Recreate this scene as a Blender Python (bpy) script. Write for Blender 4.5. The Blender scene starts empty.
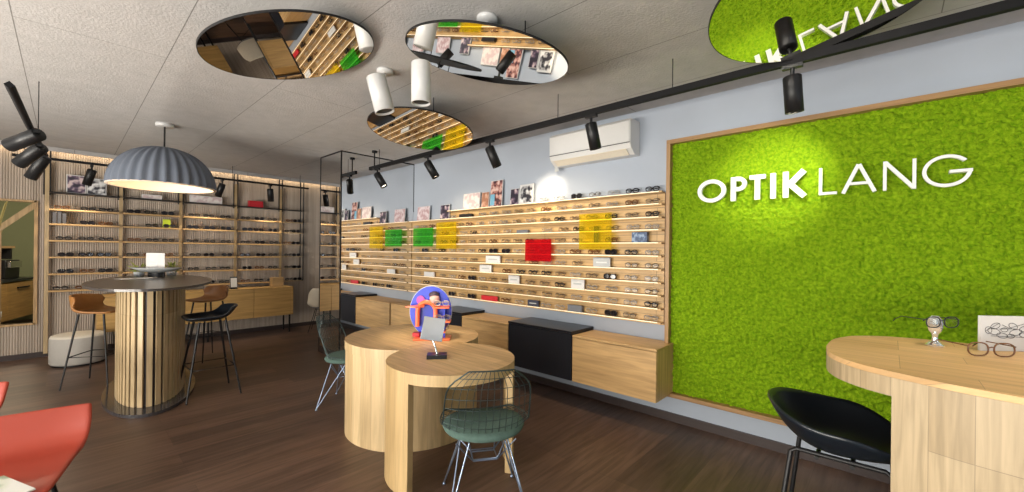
import bpy, math, random
from mathutils import Vector, Matrix, noise, Euler
random.seed(11)
PI = math.pi; R = math.radians
C = bpy.context.scene.collection
sc = bpy.context.scene

# ------------------------------------------------------------------ materials
def new_mat(name):
    m = bpy.data.materials.new(name); m.use_nodes = True
    nt = m.node_tree; b = nt.nodes['Principled BSDF']
    return m, nt, b
def plain(name, col, rough=.5, metal=0, spec=.5, noise_amt=.06, nscale=30, bump=0, bscale=200, coat=0, trans=0):
    m, nt, b = new_mat(name)
    tc = nt.nodes.new('ShaderNodeTexCoord'); n = nt.nodes.new('ShaderNodeTexNoise')
    n.inputs['Scale'].default_value = nscale; n.inputs['Detail'].default_value = 4
    nt.links.new(tc.outputs['Object'], n.inputs['Vector'])
    mx = nt.nodes.new('ShaderNodeMix'); mx.data_type = 'RGBA'
    mx.inputs['A'].default_value = (*[c*(1-noise_amt) for c in col], 1)
    mx.inputs['B'].default_value = (*[min(1, c*(1+noise_amt)) for c in col], 1)
    nt.links.new(n.outputs['Fac'], mx.inputs['Factor'])
    nt.links.new(mx.outputs['Result'], b.inputs['Base Color'])
    b.inputs['Roughness'].default_value = rough; b.inputs['Metallic'].default_value = metal
    b.inputs['Specular IOR Level'].default_value = spec
    b.inputs['Coat Weight'].default_value = coat; b.inputs['Coat Roughness'].default_value = .1
    b.inputs['Transmission Weight'].default_value = trans
    if bump:
        n2 = nt.nodes.new('ShaderNodeTexNoise'); n2.inputs['Scale'].default_value = bscale; n2.inputs['Detail'].default_value = 3
        nt.links.new(tc.outputs['Object'], n2.inputs['Vector'])
        bp = nt.nodes.new('ShaderNodeBump'); bp.inputs['Strength'].default_value = bump; bp.inputs['Distance'].default_value = .01
        nt.links.new(n2.outputs['Fac'], bp.inputs['Height']); nt.links.new(bp.outputs['Normal'], b.inputs['Normal'])
    return m
def wood(name, c1, c2, grain='x', stave=(.09, 1.1), rough=.45, radius=None, streak=.35, mortar=.0012, gap=.55, shift=(0, 0), gscale=1.0):
    """planks or staves: the grain runs along one axis; radius = wrap round a drum with upright staves"""
    m, nt, b = new_mat(name); N = nt.nodes.new; L = nt.links.new
    tc = N('ShaderNodeTexCoord'); s = N('ShaderNodeSeparateXYZ'); L(tc.outputs['Object'], s.inputs[0])
    cmb = N('ShaderNodeCombineXYZ')
    def math2(op, a, bb):
        n = N('ShaderNodeMath'); n.operation = op
        for i, v in enumerate((a, bb)):
            if isinstance(v, (int, float)): n.inputs[i].default_value = v
            else: L(v, n.inputs[i])
        return n.outputs[0]
    X, Y, Z = s.outputs
    if radius:
        along = Z; across = math2('MULTIPLY', math2('ARCTAN2', Y, X), radius)
    elif grain == 'x': along = X; across = math2('ADD', Y, Z)
    elif grain == 'y': along = Y; across = math2('ADD', X, Z)
    else: along = Z; across = math2('ADD', X, Y)
    L(math2('ADD', along, shift[0]+5.13), cmb.inputs[0]); L(math2('ADD', across, shift[1]+4.0*stave[0]*10), cmb.inputs[1])
    br = N('ShaderNodeTexBrick'); L(cmb.outputs[0], br.inputs['Vector'])
    br.inputs['Scale'].default_value = 1; br.inputs['Brick Width'].default_value = stave[1]; br.inputs['Row Height'].default_value = stave[0]
    br.inputs['Mortar Size'].default_value = mortar; br.inputs['Mortar Smooth'].default_value = .2; br.inputs['Bias'].default_value = 0
    br.offset = .37; br.offset_frequency = 3
    br.inputs['Color1'].default_value = (*c1, 1); br.inputs['Color2'].default_value = (*c2, 1)
    br.inputs['Mortar'].default_value = (*[c*gap for c in c1], 1)
    vm = N('ShaderNodeVectorMath'); vm.operation = 'MULTIPLY'; L(cmb.outputs[0], vm.inputs[0]); vm.inputs[1].default_value = (2.2*gscale, 30*gscale, 1)
    n = N('ShaderNodeTexNoise'); L(vm.outputs[0], n.inputs['Vector']); n.inputs['Scale'].default_value = 1; n.inputs['Detail'].default_value = 6
    n.inputs['Distortion'].default_value = .6
    cr = N('ShaderNodeValToRGB'); cr.color_ramp.elements[0].position = .3; cr.color_ramp.elements[1].position = .75
    cr.color_ramp.elements[0].color = (1-streak, 1-streak*1.1, 1-streak*1.3, 1); cr.color_ramp.elements[1].color = (1.08, 1.05, 1.0, 1)
    L(n.outputs['Fac'], cr.inputs[0])
    mx = N('ShaderNodeMix'); mx.data_type = 'RGBA'; mx.blend_type = 'MULTIPLY'; mx.inputs['Factor'].default_value = 1
    L(br.outputs['Color'], mx.inputs['A']); L(cr.outputs['Color'], mx.inputs['B']); L(mx.outputs['Result'], b.inputs['Base Color'])
    b.inputs['Roughness'].default_value = rough
    bp = N('ShaderNodeBump'); bp.inputs['Strength'].default_value = .12; bp.inputs['Distance'].default_value = .004
    L(n.outputs['Fac'], bp.inputs['Height']); L(bp.outputs['Normal'], b.inputs['Normal'])
    return m
def emis(name, col, strength):
    m, nt, b = new_mat(name)
    b.inputs['Base Color'].default_value = (*col, 1); b.inputs['Emission Color'].default_value = (*col, 1)
    b.inputs['Emission Strength'].default_value = strength
    return m
def clear(name, col, glossy=.12, rough=.02):
    """thin see-through sheet that tints the light passing through it"""
    m, nt, b = new_mat(name); nt.nodes.remove(b); N = nt.nodes.new; L = nt.links.new
    t = N('ShaderNodeBsdfTransparent'); t.inputs[0].default_value = (*col, 1)
    g = N('ShaderNodeBsdfGlossy'); g.inputs['Roughness'].default_value = rough
    mx = N('ShaderNodeMixShader'); mx.inputs[0].default_value = glossy
    L(t.outputs[0], mx.inputs[1]); L(g.outputs[0], mx.inputs[2]); L(mx.outputs[0], nt.nodes['Material Output'].inputs[0])
    return m
def tinted(name, col, tcol, solid=.35):
    m, nt, b = new_mat(name); N = nt.nodes.new; L = nt.links.new
    b.inputs['Base Color'].default_value = (*col, 1); b.inputs['Roughness'].default_value = .15
    t = N('ShaderNodeBsdfTransparent'); t.inputs[0].default_value = (*tcol, 1)
    mx = N('ShaderNodeMixShader'); mx.inputs[0].default_value = solid
    L(t.outputs[0], mx.inputs[1]); L(b.outputs[0], mx.inputs[2]); L(mx.outputs[0], nt.nodes['Material Output'].inputs[0])
    return m
def picture(name, c1, c2, c3, scale=18):
    """a printed photo: blotches of three tones"""
    m, nt, b = new_mat(name); N = nt.nodes.new; L = nt.links.new
    tc = N('ShaderNodeTexCoord'); n = N('ShaderNodeTexNoise'); n.inputs['Scale'].default_value = scale; n.inputs['Detail'].default_value = 1.5
    L(tc.outputs['Object'], n.inputs['Vector'])
    cr = N('ShaderNodeValToRGB'); e = cr.color_ramp.elements; e[0].position = .42; e[0].color = (*c1, 1); e[1].position = .6; e[1].color = (*c3, 1)
    k = e.new(.5); k.color = (*c2, 1)
    L(n.outputs['Fac'], cr.inputs[0]); L(cr.outputs[0], b.inputs['Base Color']); b.inputs['Roughness'].default_value = .35
    return m

OAK1, OAK2 = (.56, .385, .205), (.47, .31, .155)
M = {}
M['oak_x'] = wood('oak_grain_x', OAK1, OAK2, 'x', (.10, 1.4))
M['oak_y'] = wood('oak_grain_y', OAK1, OAK2, 'y', (.10, 1.4))
M['oak_z'] = wood('oak_grain_z', OAK1, OAK2, 'z', (.10, 2.4))
M['cab_y'] = wood('cabinet_oak', (.64, .42, .195), (.58, .37, .165), 'y', (.45, 7), streak=.32)
M['cab_z'] = wood('cabinet_oak_side', (.64, .42, .195), (.58, .37, .165), 'z', (.8, 7), streak=.32)
M['cab_x'] = wood('cabinet_oak_back', (.56, .35, .13), (.5, .31, .11), 'x', (.45, 1.9), streak=.3)
M['table_top'] = wood('tabletop_oak', (.74, .51, .27), (.58, .38, .19), 'y', (.12, 1.6), streak=.35)
M['drum_rear'] = wood('drum_staves', (.66, .50, .29), (.5, .36, .19), 'z', (.11, 3), radius=.56, streak=.25)
M['drum_front'] = wood('drum_staves_front', (.6, .43, .22), (.5, .35, .17), 'z', (.10, 3), radius=.44, streak=.25)
M['counter_top'] = wood('counter_top_oak', (.76, .5, .245), (.62, .39, .18), 'y', (.13, .5), streak=.2, rough=.6)
M['counter_side'] = wood('counter_side_oak', (.53, .42, .27), (.43, .33, .2), 'z', (.13, 3), streak=.28, gscale=1.6)
M['frame_wood'] = wood('frame_oak', (.42, .255, .12), (.36, .21, .09), 'y', (.2, 3), streak=.35)
M['frame_wood_z'] = wood('frame_oak_upright', (.42, .255, .12), (.36, .21, .09), 'z', (.2, 3), streak=.35)
M['floor'] = wood('dark_oak_floor', (.155, .092, .068), (.09, .054, .042), 'x', (.19, 1.9), rough=.42, streak=.5, gap=.5)
M['display_wood'] = wood('display_oak', (.64, .43, .20), (.55, .36, .155), 'y', (.0612, 1.3), streak=.3, gap=.3, mortar=.0022)
M['slat_light'] = wood('slat_ash', (.56, .43, .26), (.43, .31, .17), 'z', (.3, 3), streak=.3)
M['rack_wood'] = wood('rack_oak', (.5, .33, .16), (.45, .29, .13), 'x', (.2, 3), streak=.2)
M['white_wall'] = plain('bluish_white_plaster', (.385, .43, .50), .85, noise_amt=.03, nscale=6, bump=.05, bscale=300)
M['grey_wall'] = plain('grey_plaster', (.42, .42, .42), .85, noise_amt=.03, nscale=6)
M['green_wall'] = plain('sage_green_plaster', (.2, .225, .13), .85, noise_amt=.03, nscale=6)
M['black'] = plain('matt_black_metal', (.011, .011, .012), .42, metal=.1, spec=.35, noise_amt=.1)
M['track_black'] = plain('track_black', (.007, .007, .008), .6, spec=.2)
M['lamp_white'] = plain('lamp_white', (.58, .58, .58), .35)
M['black_lacquer'] = plain('black_lacquer', (.012, .014, .02), .28, noise_amt=.05)
M['baseboard'] = plain('dark_baseboard', (.045, .032, .03), .4)
M['white'] = plain('white_plastic', (.66, .66, .65), .35, noise_amt=.02)
M['sign_white'] = plain('sign_letter_white', (.82, .82, .8), .4, noise_amt=.02)
M['cream'] = plain('cream_plastic', (.74, .68, .56), .4)
M['paper'] = plain('white_card', (.62, .62, .62), .6, noise_amt=.02)
M['grey_cushion'] = plain('grey_fabric', (.2, .19, .19), .9, bump=.3)
M['teal_cushion'] = plain('teal_green_fabric', (.085, .145, .122), .95, noise_amt=.25, nscale=45, bump=.5, bscale=400)
M['leather'] = plain('cognac_leather', (.33, .145, .04), .42, noise_amt=.18, nscale=20, bump=.1)
M['leather_dark'] = plain('brown_leather', (.26, .12, .045), .45, noise_amt=.18, nscale=20, bump=.1)
M['red'] = plain('red_shell', (.36, .045, .022), .42, noise_amt=.05, nscale=4)
M['shell_black'] = plain('black_shell', (.008, .012, .018), .28, noise_amt=.05)
M['wire'] = plain('dark_wire', (.05, .075, .075), .35, metal=.6)
M['wire_blue'] = plain('steel_wire', (.25, .31, .42), .3, metal=.8)
M['chrome'] = plain('chrome', (.75, .75, .77), .12, metal=1, noise_amt=.02)
M['stone'] = plain('stone_grey_fabric', (.40, .375, .34), .9, noise_amt=.05, bump=.3)
M['stone_top'] = plain('pale_stone_fabric', (.58, .53, .45), .9, noise_amt=.05, bump=.3)
M['felt'] = plain('grey_pet_felt', (.13, .15, .19), .9, noise_amt=.1, nscale=120, bump=.3)
M['felt_in'] = plain('pale_felt_lining', (.75, .62, .5), .9, noise_amt=.05)
M['slate'] = plain('grey_tabletop', (.055, .048, .046), .28, noise_amt=.15, nscale=4)
M['plinth'] = plain('dark_plinth', (.045, .042, .045), .12, noise_amt=.2, nscale=8)
M['orange'] = plain('orange_acrylic', (.85, .17, .06), .35)
M['blue'] = plain('blue_panel', (.03, .06, .6), .35, noise_amt=.15, nscale=14)
M['purple'] = plain('magenta_purple', (.4, .06, .36), .4)
M['skin_tone'] = plain('peach_print', (.75, .4, .34), .5)
M['dark_hair'] = plain('dark_print', (.05, .03, .05), .5)
M['mirror'] = plain('mirror_glass', (.86, .86, .86), .005, metal=1, noise_amt=0)
M['mirror_warm'] = plain('mirror_glass_disc', (.93, .91, .87), .005, metal=1, noise_amt=0)
M['grey_mirror'] = plain('table_mirror_glass', (.62, .64, .64), .12, metal=1, noise_amt=.02)
M['cove'] = emis('cove_led', (1, .78, .5), 9)
M['shelf_led'] = emis('shelf_led', (1, .85, .62), .5)
M['lamp_face'] = emis('lamp_face', (1, .86, .66), 4)
M['lens'] = clear('clear_lens', (.93, .95, .95), .03, .2)
M['glass'] = clear('window_glass', (.96, .98, .98), .08)
M['dark_lens'] = plain('dark_lens', (.012, .01, .012), .08)
M['fr_metal'] = plain('frame_metal', (.28, .24, .2), .3, metal=.9)
M['fr_black'] = plain('frame_black', (.015, .014, .016), .3)
M['fr_tort'] = plain('frame_tortoise', (.16, .07, .03), .25, noise_amt=.7, nscale=90)
M['fr_clear'] = plain('frame_silver', (.42, .40, .38), .35, metal=.5)
M['crystal'] = plain('crystal_glass', (.85, .87, .87), .06, metal=.75, noise_amt=.12, nscale=80)
M['leaf'] = plain('yellow_green_leaf', (.28, .32, .07), .6, noise_amt=.35, nscale=12)
M['pampas'] = plain('pampas_straw', (.5, .45, .18), .8, noise_amt=.25)
M['navy'] = picture('navy_box_print', (.02, .05, .12), (.04, .09, .2), (.2, .28, .4), 30)
M['navy2'] = plain('dark_label', (.03, .035, .06), .4)
M['grey_card'] = plain('grey_card', (.4, .42, .43), .5)
M['dgrey_card'] = plain('dark_grey_card', (.13, .14, .16), .5)
M['red_card'] = plain('red_card', (.5, .02, .03), .4)
M['lime'] = plain('lime_card', (.5, .6, .03), .5)
M['book_grey'] = plain('grey_book', (.07, .07, .08), .6)
M['acr_yellow'] = tinted('yellow_acrylic', (.7, .55, .02), (1, .95, .42), .14)
M['acr_green'] = tinted('green_acrylic', (.05, .5, .05), (.5, .92, .42), .2)
M['acr_red'] = tinted('red_acrylic', (.55, .01, .02), (.9, .22, .22), .32)
M['photo_pink'] = picture('pink_photo', (.5, .32, .33), (.62, .48, .5), (.72, .62, .64))
M['photo_dark'] = picture('dark_portrait', (.03, .025, .04), (.12, .08, .13), (.62, .5, .5), 13)
M['photo_pale'] = picture('pale_group_photo', (.58, .45, .46), (.7, .62, .6), (.76, .7, .68), 14)
M['photo_brown'] = picture('brown_photo', (.35, .16, .1), (.5, .27, .18), (.62, .42, .33), 14)
M['photo_duo'] = picture('portrait_duo', (.08, .03, .04), (.45, .2, .17), (.72, .5, .44), 16)
M['photo_blue'] = plain('light_blue_print', (.18, .42, .58), .4)
M['photo_bw'] = picture('mono_photo', (.03, .03, .04), (.35, .35, .36), (.75, .75, .75), 15)
M['magazine'] = picture('magazine_cover', (.3, .38, .26), (.62, .66, .55), (.72, .72, .68), 7)
M['ink'] = plain('black_ink', (.05, .05, .055), .6)
M['screen'] = plain('pale_screen', (.62, .6, .56), .3)

# ceiling felt with fine joints
def ceiling_mat():
    m, nt, b = new_mat('grey_felt_ceiling'); N = nt.nodes.new; L = nt.links.new
    tc = N('ShaderNodeTexCoord'); s = N('ShaderNodeSeparateXYZ'); L(tc.outputs['Object'], s.inputs[0])
    ad = N('ShaderNodeMath'); ad.inputs[1].default_value = 7.22; L(s.outputs[0], ad.inputs[0])
    ay = N('ShaderNodeMath'); ay.inputs[1].default_value = 10.2; L(s.outputs[1], ay.inputs[0])
    c = N('ShaderNodeCombineXYZ'); L(ay.outputs[0], c.inputs[0]); L(ad.outputs[0], c.inputs[1])
    br = N('ShaderNodeTexBrick'); L(c.outputs[0], br.inputs['Vector']); br.inputs['Scale'].default_value = 1
    br.inputs['Brick Width'].default_value = 4.0; br.inputs['Row Height'].default_value = .70; br.inputs['Mortar Size'].default_value = .003
    br.inputs['Mortar Smooth'].default_value = .1
    br.inputs['Color1'].default_value = (.47, .455, .445, 1); br.inputs['Color2'].default_value = (.45, .435, .425, 1); br.inputs['Mortar'].default_value = (.2, .19, .18, 1)
    n = N('ShaderNodeTexNoise'); n.inputs['Scale'].default_value = 9; n.inputs['Detail'].default_value = 8; L(tc.outputs['Object'], n.inputs['Vector'])
    cr = N('ShaderNodeValToRGB'); cr.color_ramp.elements[0].position = .3; cr.color_ramp.elements[0].color = (.93, .93, .93, 1)
    cr.color_ramp.elements[1].position = .7; cr.color_ramp.elements[1].color = (1.05, 1.05, 1.05, 1); L(n.outputs['Fac'], cr.inputs[0])
    mx = N('ShaderNodeMix'); mx.data_type = 'RGBA'; mx.blend_type = 'MULTIPLY'; mx.inputs['Factor'].default_value = 1
    L(br.outputs['Color'], mx.inputs['A']); L(cr.outputs[0], mx.inputs['B']); L(mx.outputs['Result'], b.inputs['Base Color'])
    b.inputs['Roughness'].default_value = .95
    n2 = N('ShaderNodeTexNoise'); n2.inputs['Scale'].default_value = 60; n2.inputs['Detail'].default_value = 5; L(tc.outputs['Object'], n2.inputs['Vector'])
    bp = N('ShaderNodeBump'); bp.inputs['Strength'].default_value = .35; bp.inputs['Distance'].default_value = .01
    L(n2.outputs['Fac'], bp.inputs['Height']); L(bp.outputs['Normal'], b.inputs['Normal'])
    return m
M['ceiling'] = ceiling_mat()
def moss_mat():
    m, nt, b = new_mat('reindeer_moss'); N = nt.nodes.new; L = nt.links.new
    tc = N('ShaderNodeTexCoord'); n = N('ShaderNodeTexNoise'); n.inputs['Scale'].default_value = 45; n.inputs['Detail'].default_value = 5
    L(tc.outputs['Object'], n.inputs['Vector'])
    cr = N('ShaderNodeValToRGB'); e = cr.color_ramp.elements; e[0].position = .3; e[0].color = (.12, .25, .004, 1); e[1].position = .7; e[1].color = (.27, .42, .012, 1)
    L(n.outputs['Fac'], cr.inputs[0]); L(cr.outputs[0], b.inputs['Base Color']); b.inputs['Roughness'].default_value = 1
    b.inputs['Specular IOR Level'].default_value = .1
    v = N('ShaderNodeTexVoronoi'); v.inputs['Scale'].default_value = 95; L(tc.outputs['Object'], v.inputs['Vector'])
    bp = N('ShaderNodeBump'); bp.inputs['Strength'].default_value = .8; bp.inputs['Distance'].default_value = .008; bp.invert = True
    L(v.outputs['Distance'], bp.inputs['Height']); L(bp.outputs['Normal'], b.inputs['Normal'])
    return m
M['moss'] = moss_mat()
def cord_mat():
    m, nt, b = new_mat('cord_curtain'); N = nt.nodes.new; L = nt.links.new
    tc = N('ShaderNodeTexCoord'); vm = N('ShaderNodeVectorMath'); vm.operation = 'MULTIPLY'; vm.inputs[1].default_value = (26, 1, .35)
    L(tc.outputs['Object'], vm.inputs[0]); n = N('ShaderNodeTexNoise'); n.inputs['Scale'].default_value = 1; n.inputs['Detail'].default_value = 3
    L(vm.outputs[0], n.inputs['Vector']); cr = N('ShaderNodeValToRGB'); e = cr.color_ramp.elements
    e[0].position = .35; e[0].color = (.36, .30, .245, 1); e[1].position = .66; e[1].color = (.47, .395, .33, 1)
    L(n.outputs['Fac'], cr.inputs[0]); L(cr.outputs[0], b.inputs['Base Color']); b.inputs['Roughness'].default_value = .8
    return m
M['cord'] = cord_mat()

# ------------------------------------------------------------------ mesh helpers
class MB:
    def __init__(s): s.v = []; s.f = []; s.m = []; s.sm = []
    def add(s, vs, fs, mat=0, smooth=False):
        o = len(s.v); s.v += [tuple(v) for v in vs]
        for f in fs: s.f.append(tuple(i+o for i in f)); s.m.append(mat); s.sm.append(smooth)
        return s
    def box(s, c, d, mat=0, rot=None):
        vs = [Vector((x*d[0]/2, y*d[1]/2, z*d[2]/2)) for z in (-1, 1) for y in (-1, 1) for x in (-1, 1)]
        if rot is not None:
            mt = Euler(rot).to_matrix() if not isinstance(rot, Matrix) else rot
            vs = [mt @ v for v in vs]
        vs = [v+Vector(c) for v in vs]
        return s.add(vs, [(0, 2, 3, 1), (4, 5, 7, 6), (0, 1, 5, 4), (2, 6, 7, 3), (0, 4, 6, 2), (1, 3, 7, 5)], mat)
    def bb(s, x0, x1, y0, y1, z0, z1, mat=0): return s.box(((x0+x1)/2, (y0+y1)/2, (z0+z1)/2), (abs(x1-x0), abs(y1-y0), abs(z1-z0)), mat)
    def tube(s, pts, r, seg=6, closed=False, mat=0):
        pts = [Vector(p) for p in pts]; n = len(pts); rs = r if isinstance(r, (list, tuple)) else [r]*n
        up = Vector((0, 0, 1)); vs = []; prev = None
        for i, p in enumerate(pts):
            a = pts[(i-1) % n] if (closed or i > 0) else p; b = pts[(i+1) % n] if (closed or i < n-1) else p
            t = (b-a).normalized()
            if prev is None:
                u = t.cross(up)
                if u.length < 1e-3: u = t.cross(Vector((1, 0, 0)))
            else: u = prev - t*prev.dot(t)
            if u.length < 1e-6: u = t.orthogonal()
            u.normalize(); prev = u; w = t.cross(u)
            for k in range(seg):
                an = 2*PI*k/seg; vs.append(p+(u*math.cos(an)+w*math.sin(an))*rs[i])
        fs = []
        for i in range(n if closed else n-1):
            for k in range(seg):
                a = i*seg+k; b = i*seg+(k+1) % seg; c = ((i+1) % n)*seg+(k+1) % seg; d = ((i+1) % n)*seg+k
                fs.append((a, b, c, d))
        s.add(vs, fs, mat, True)
        if not closed:
            s.add(vs[:seg], [tuple(range(seg))[::-1]], mat); s.add(vs[-seg:], [tuple(range(seg))], mat)
        return s
    def lathe(s, prof, seg=32, c=(0, 0, 0), mat=0, sx=1, sy=1, smooth=True, rib=0, ribn=0):
        vs = []; n = len(prof)
        for (r, z) in prof:
            for k in range(seg):
                a = 2*PI*k/seg; rr = r*(1+rib*math.cos(a*ribn)) if rib else r
                vs.append((c[0]+rr*math.cos(a)*sx, c[1]+rr*math.sin(a)*sy, c[2]+z))
        fs = []
        for i in range(n-1):
            for k in range(seg):
                a = i*seg+k; b = i*seg+(k+1) % seg; fs.append((a, b, b+seg, a+seg))
        return s.add(vs, fs, mat, smooth)
    def disc(s, c, rx, ry, seg=32, mat=0, down=False):
        vs = [(c[0]+rx*math.cos(2*PI*k/seg), c[1]+ry*math.sin(2*PI*k/seg), c[2]) for k in range(seg)]
        f = tuple(range(seg)); return s.add(vs, [f[::-1] if down else f], mat)
    def prism(s, poly, z0, z1, mat=0, side=None):
        n = len(poly); vs = [(x, y, z0) for x, y in poly]+[(x, y, z1) for x, y in poly]
        s.add(vs, [tuple(range(n))[::-1], tuple(range(n, 2*n))], mat)
        return s.add(vs, [(i, (i+1) % n, n+(i+1) % n, n+i) for i in range(n)], mat if side is None else side)
    def arcwall(s, cx, cy, r, th, a0, a1, z0, z1, n=16, mat=0, sx=1, sy=1):
        """a piece of drum wall"""
        vs = []
        for i in range(n+1):
            a = a0+(a1-a0)*i/n
            for rr in (r-th, r):
                for z in (z0, z1): vs.append((cx+rr*math.cos(a)*sx, cy+rr*math.sin(a)*sy, z))
        fs = []
        for i in range(n):
            o = i*4; p = o+4
            fs += [(o+2, p+2, p+3, o+3), (o, o+1, p+1, p), (o+1, o+3, p+3, p+1), (o, p, p+2, o+2)]
        fs += [(0, 2, 3, 1), (n*4, n*4+1, n*4+3, n*4+2)]
        return s.add(vs, fs, mat, False)
    def ball(s, c, r, seg=12, mat=0, sc_=(1, 1, 1)):
        prof = [(max(1e-4, math.sin(PI*i/8))*r, -math.cos(PI*i/8)*r*sc_[2]) for i in range(9)]
        return s.lathe(prof, seg, c, mat, sc_[0], sc_[1])
    def grid(s, f, nu, nv, mat=0, smooth=True, closed=False):
        vs = [f(i/nu, j/nv) for j in range(nv+1) for i in range(nu+1)]
        fs = [(j*(nu+1)+i, j*(nu+1)+i+1, (j+1)*(nu+1)+i+1, (j+1)*(nu+1)+i) for j in range(nv) for i in range(nu)]
        return s.add(vs, fs, mat, smooth)
    def build(s, name, mats, parent=None, loc=(0, 0, 0), rot=(0, 0, 0), bevel=0, solid=0, sub=0):
        me = bpy.data.meshes.new(name); me.from_pydata(s.v, [], s.f)
        if not isinstance(mats, (list, tuple)): mats = [mats]
        for m in mats: me.materials.append(M[m] if isinstance(m, str) else m)
        me.polygons.foreach_set('material_index', s.m); me.polygons.foreach_set('use_smooth', s.sm); me.update()
        o = bpy.data.objects.new(name, me); C.objects.link(o); o.location = loc; o.rotation_euler = rot
        if parent: o.parent = parent
        if solid:
            d = o.modifiers.new('solid', 'SOLIDIFY'); d.thickness = solid; d.offset = 0
        if sub:
            d = o.modifiers.new('sub', 'SUBSURF'); d.levels = sub; d.render_levels = sub
        if bevel:
            d = o.modifiers.new('bevel', 'BEVEL'); d.width = bevel; d.segments = 2; d.limit_method = 'ANGLE'; d.angle_limit = R(50)
        return o

def tag(o, label, cat, group=None, kind=None):
    o['label'] = label; o['category'] = cat
    if group: o['group'] = group
    if kind: o['kind'] = kind
    return o
def thing(name, label, cat, loc=(0, 0, 0), rz=0, group=None, rot=None):
    o = bpy.data.objects.new(name, None); o.empty_display_size = .1; C.objects.link(o)
    o.location = loc; o.rotation_euler = rot if rot else (0, 0, rz)
    return tag(o, label, cat, group)
def struct(o, label=None, cat=None):
    o['kind'] = 'structure'; o['label'] = label or o.name.replace('_', ' ')
    if cat: o['category'] = cat
    return o
def dup(root, loc, rz, label, group=None, rot=None):
    r = root.copy(); C.objects.link(r); r.location = loc; r.rotation_euler = rot if rot else (0, 0, rz); r['label'] = label
    if group: r['group'] = group
    for ch in list(root.children):
        c = ch.copy(); C.objects.link(c); c.parent = r
        for g in list(ch.children):
            d = g.copy(); C.objects.link(d); d.parent = c
    return r
def spot(name, loc, target, power, size=50, blend=.6, col=(1, .84, .62), parent=None, rad=.04):
    l = bpy.data.lights.new(name, 'SPOT'); l.energy = power; l.spot_size = R(size); l.spot_blend = blend; l.color = col; l.shadow_soft_size = rad
    o = bpy.data.objects.new(name, l); C.objects.link(o); o.location = loc
    o.rotation_euler = (Vector(target)-Vector(loc)).to_track_quat('-Z', 'Y').to_euler()
    return o

# ------------------------------------------------------------------ the setting
W = 3.695; YB = 8.48; H = 2.85; X0 = -3.2; Y0 = -3.0; YK = 13.0
o = MB().bb(X0-.1, W+.1, Y0-.1, YK+.1, -.1, 0).build('floor', 'floor'); struct(o, 'dark brown oak plank floor', 'floor')
o = MB().bb(X0-.1, W+.1, Y0-.1, YK+.1, H, H+.1).build('ceiling', 'ceiling'); struct(o, 'grey felt panel ceiling with fine joints', 'ceiling')
o = MB().bb(W, W+.1, Y0, YK, 0, H).build('wall_right', 'white_wall'); struct(o, 'pale bluish white plaster wall', 'wall')
o = MB().bb(X0-.1, X0, Y0, YK, 0, .35).bb(X0-.1, X0, Y0, YK, 2.62, H).bb(X0-.1, X0, Y0, -1.4, .35, 2.62).bb(X0-.1, X0, 5.8, YK, .35, 2.62).build('wall_left', 'grey_wall'); struct(o, 'plain grey wall', 'wall')
mb = MB(); mb.bb(X0, W, Y0-.1, Y0, 0, .3); mb.bb(X0, W, Y0-.1, Y0, 2.65, H); mb.bb(2.9, W, Y0-.1, Y0, .3, 2.65); mb.bb(X0, -2.9, Y0-.1, Y0, .3, 2.65)
struct(mb.build('wall_front', 'grey_wall'), 'shop front wall around the big window', 'wall')
mb = MB()
for x in (-2.9, -.97, .97, 2.87): mb.bb(x-.03, x+.03, Y0-.08, Y0-.02, .3, 2.65)
mb.bb(-2.9, 2.9, Y0-.08, Y0-.02, .3, .36); mb.bb(-2.9, 2.9, Y0-.08, Y0-.02, 2.59, 2.65)
wf = struct(mb.build('window_1', 'black'), 'large shop window', 'window')
MB().bb(-2.88, 2.88, Y0-.055, Y0-.045, .34, 2.61).build('pane', 'glass', wf)
mb = MB()
for y in (-1.37, .41, 2.2, 3.99, 5.77): mb.bb(X0-.08, X0-.02, y-.03, y+.03, .35, 2.62)
mb.bb(X0-.08, X0-.02, -1.4, 5.8, .35, .41); mb.bb(X0-.08, X0-.02, -1.4, 5.8, 2.56, 2.62)
wf = struct(mb.build('added_window_2', 'black'), 'long side window added around the side fill light', 'window')  # unseen window, added to frame the side fill area lights
MB().bb(X0-.055, X0-.045, -1.38, 5.78, .39, 2.58).build('pane', 'glass', wf)
# cord-covered back wall with an opening to the kitchenette
ox0, ox1, oz0, oz1 = -1.35, -.262, .47, 2.09
def ribs(mb, xa, xb, za, zb, y=YB, pitch=.024, amp=.009):
    n = max(1, int(round((xb-xa)/pitch))); p = (xb-xa)/n; prof = []
    for i in range(n):
        for k in range(4):
            t = k/4; prof.append((xa+(i+t)*p, y-amp*math.sin(PI*t)))
    prof.append((xb, y)); vs = [(x, yy, z) for z in (za, zb) for x, yy in prof]; m = len(prof)
    mb.add(vs, [(i, i+1, m+i+1, m+i) for i in range(m-1)], 0, False)
mb = MB(); ribs(mb, X0, ox0, .07, H); ribs(mb, ox0, ox1, .07, oz0); ribs(mb, ox0, ox1, oz1, H); ribs(mb, ox1, W, .07, H)
mb.bb(X0, ox0, YB+.001, YB+.08, 0, H); mb.bb(ox1, W, YB+.001, YB+.08, 0, H); mb.bb(ox0, ox1, YB+.001, YB+.08, 0, oz0); mb.bb(ox0, ox1, YB+.001, YB+.08, oz1, H)
struct(mb.build('wall_back', 'cord'), 'back wall hung with beige vertical cords', 'wall')
mb = MB(); mb.bb(ox1-.022, ox1+.012, YB-.03, YB+.09, oz0-.02, oz1+.02); mb.bb(ox0, ox1, YB-.03, YB+.09, oz1, oz1+.025); mb.bb(ox0, ox1, YB-.03, YB+.09, oz0-.025, oz0)
struct(mb.build('trim_1', 'oak_z'), 'oak lining of the opening in the cord wall', 'trim')
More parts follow.
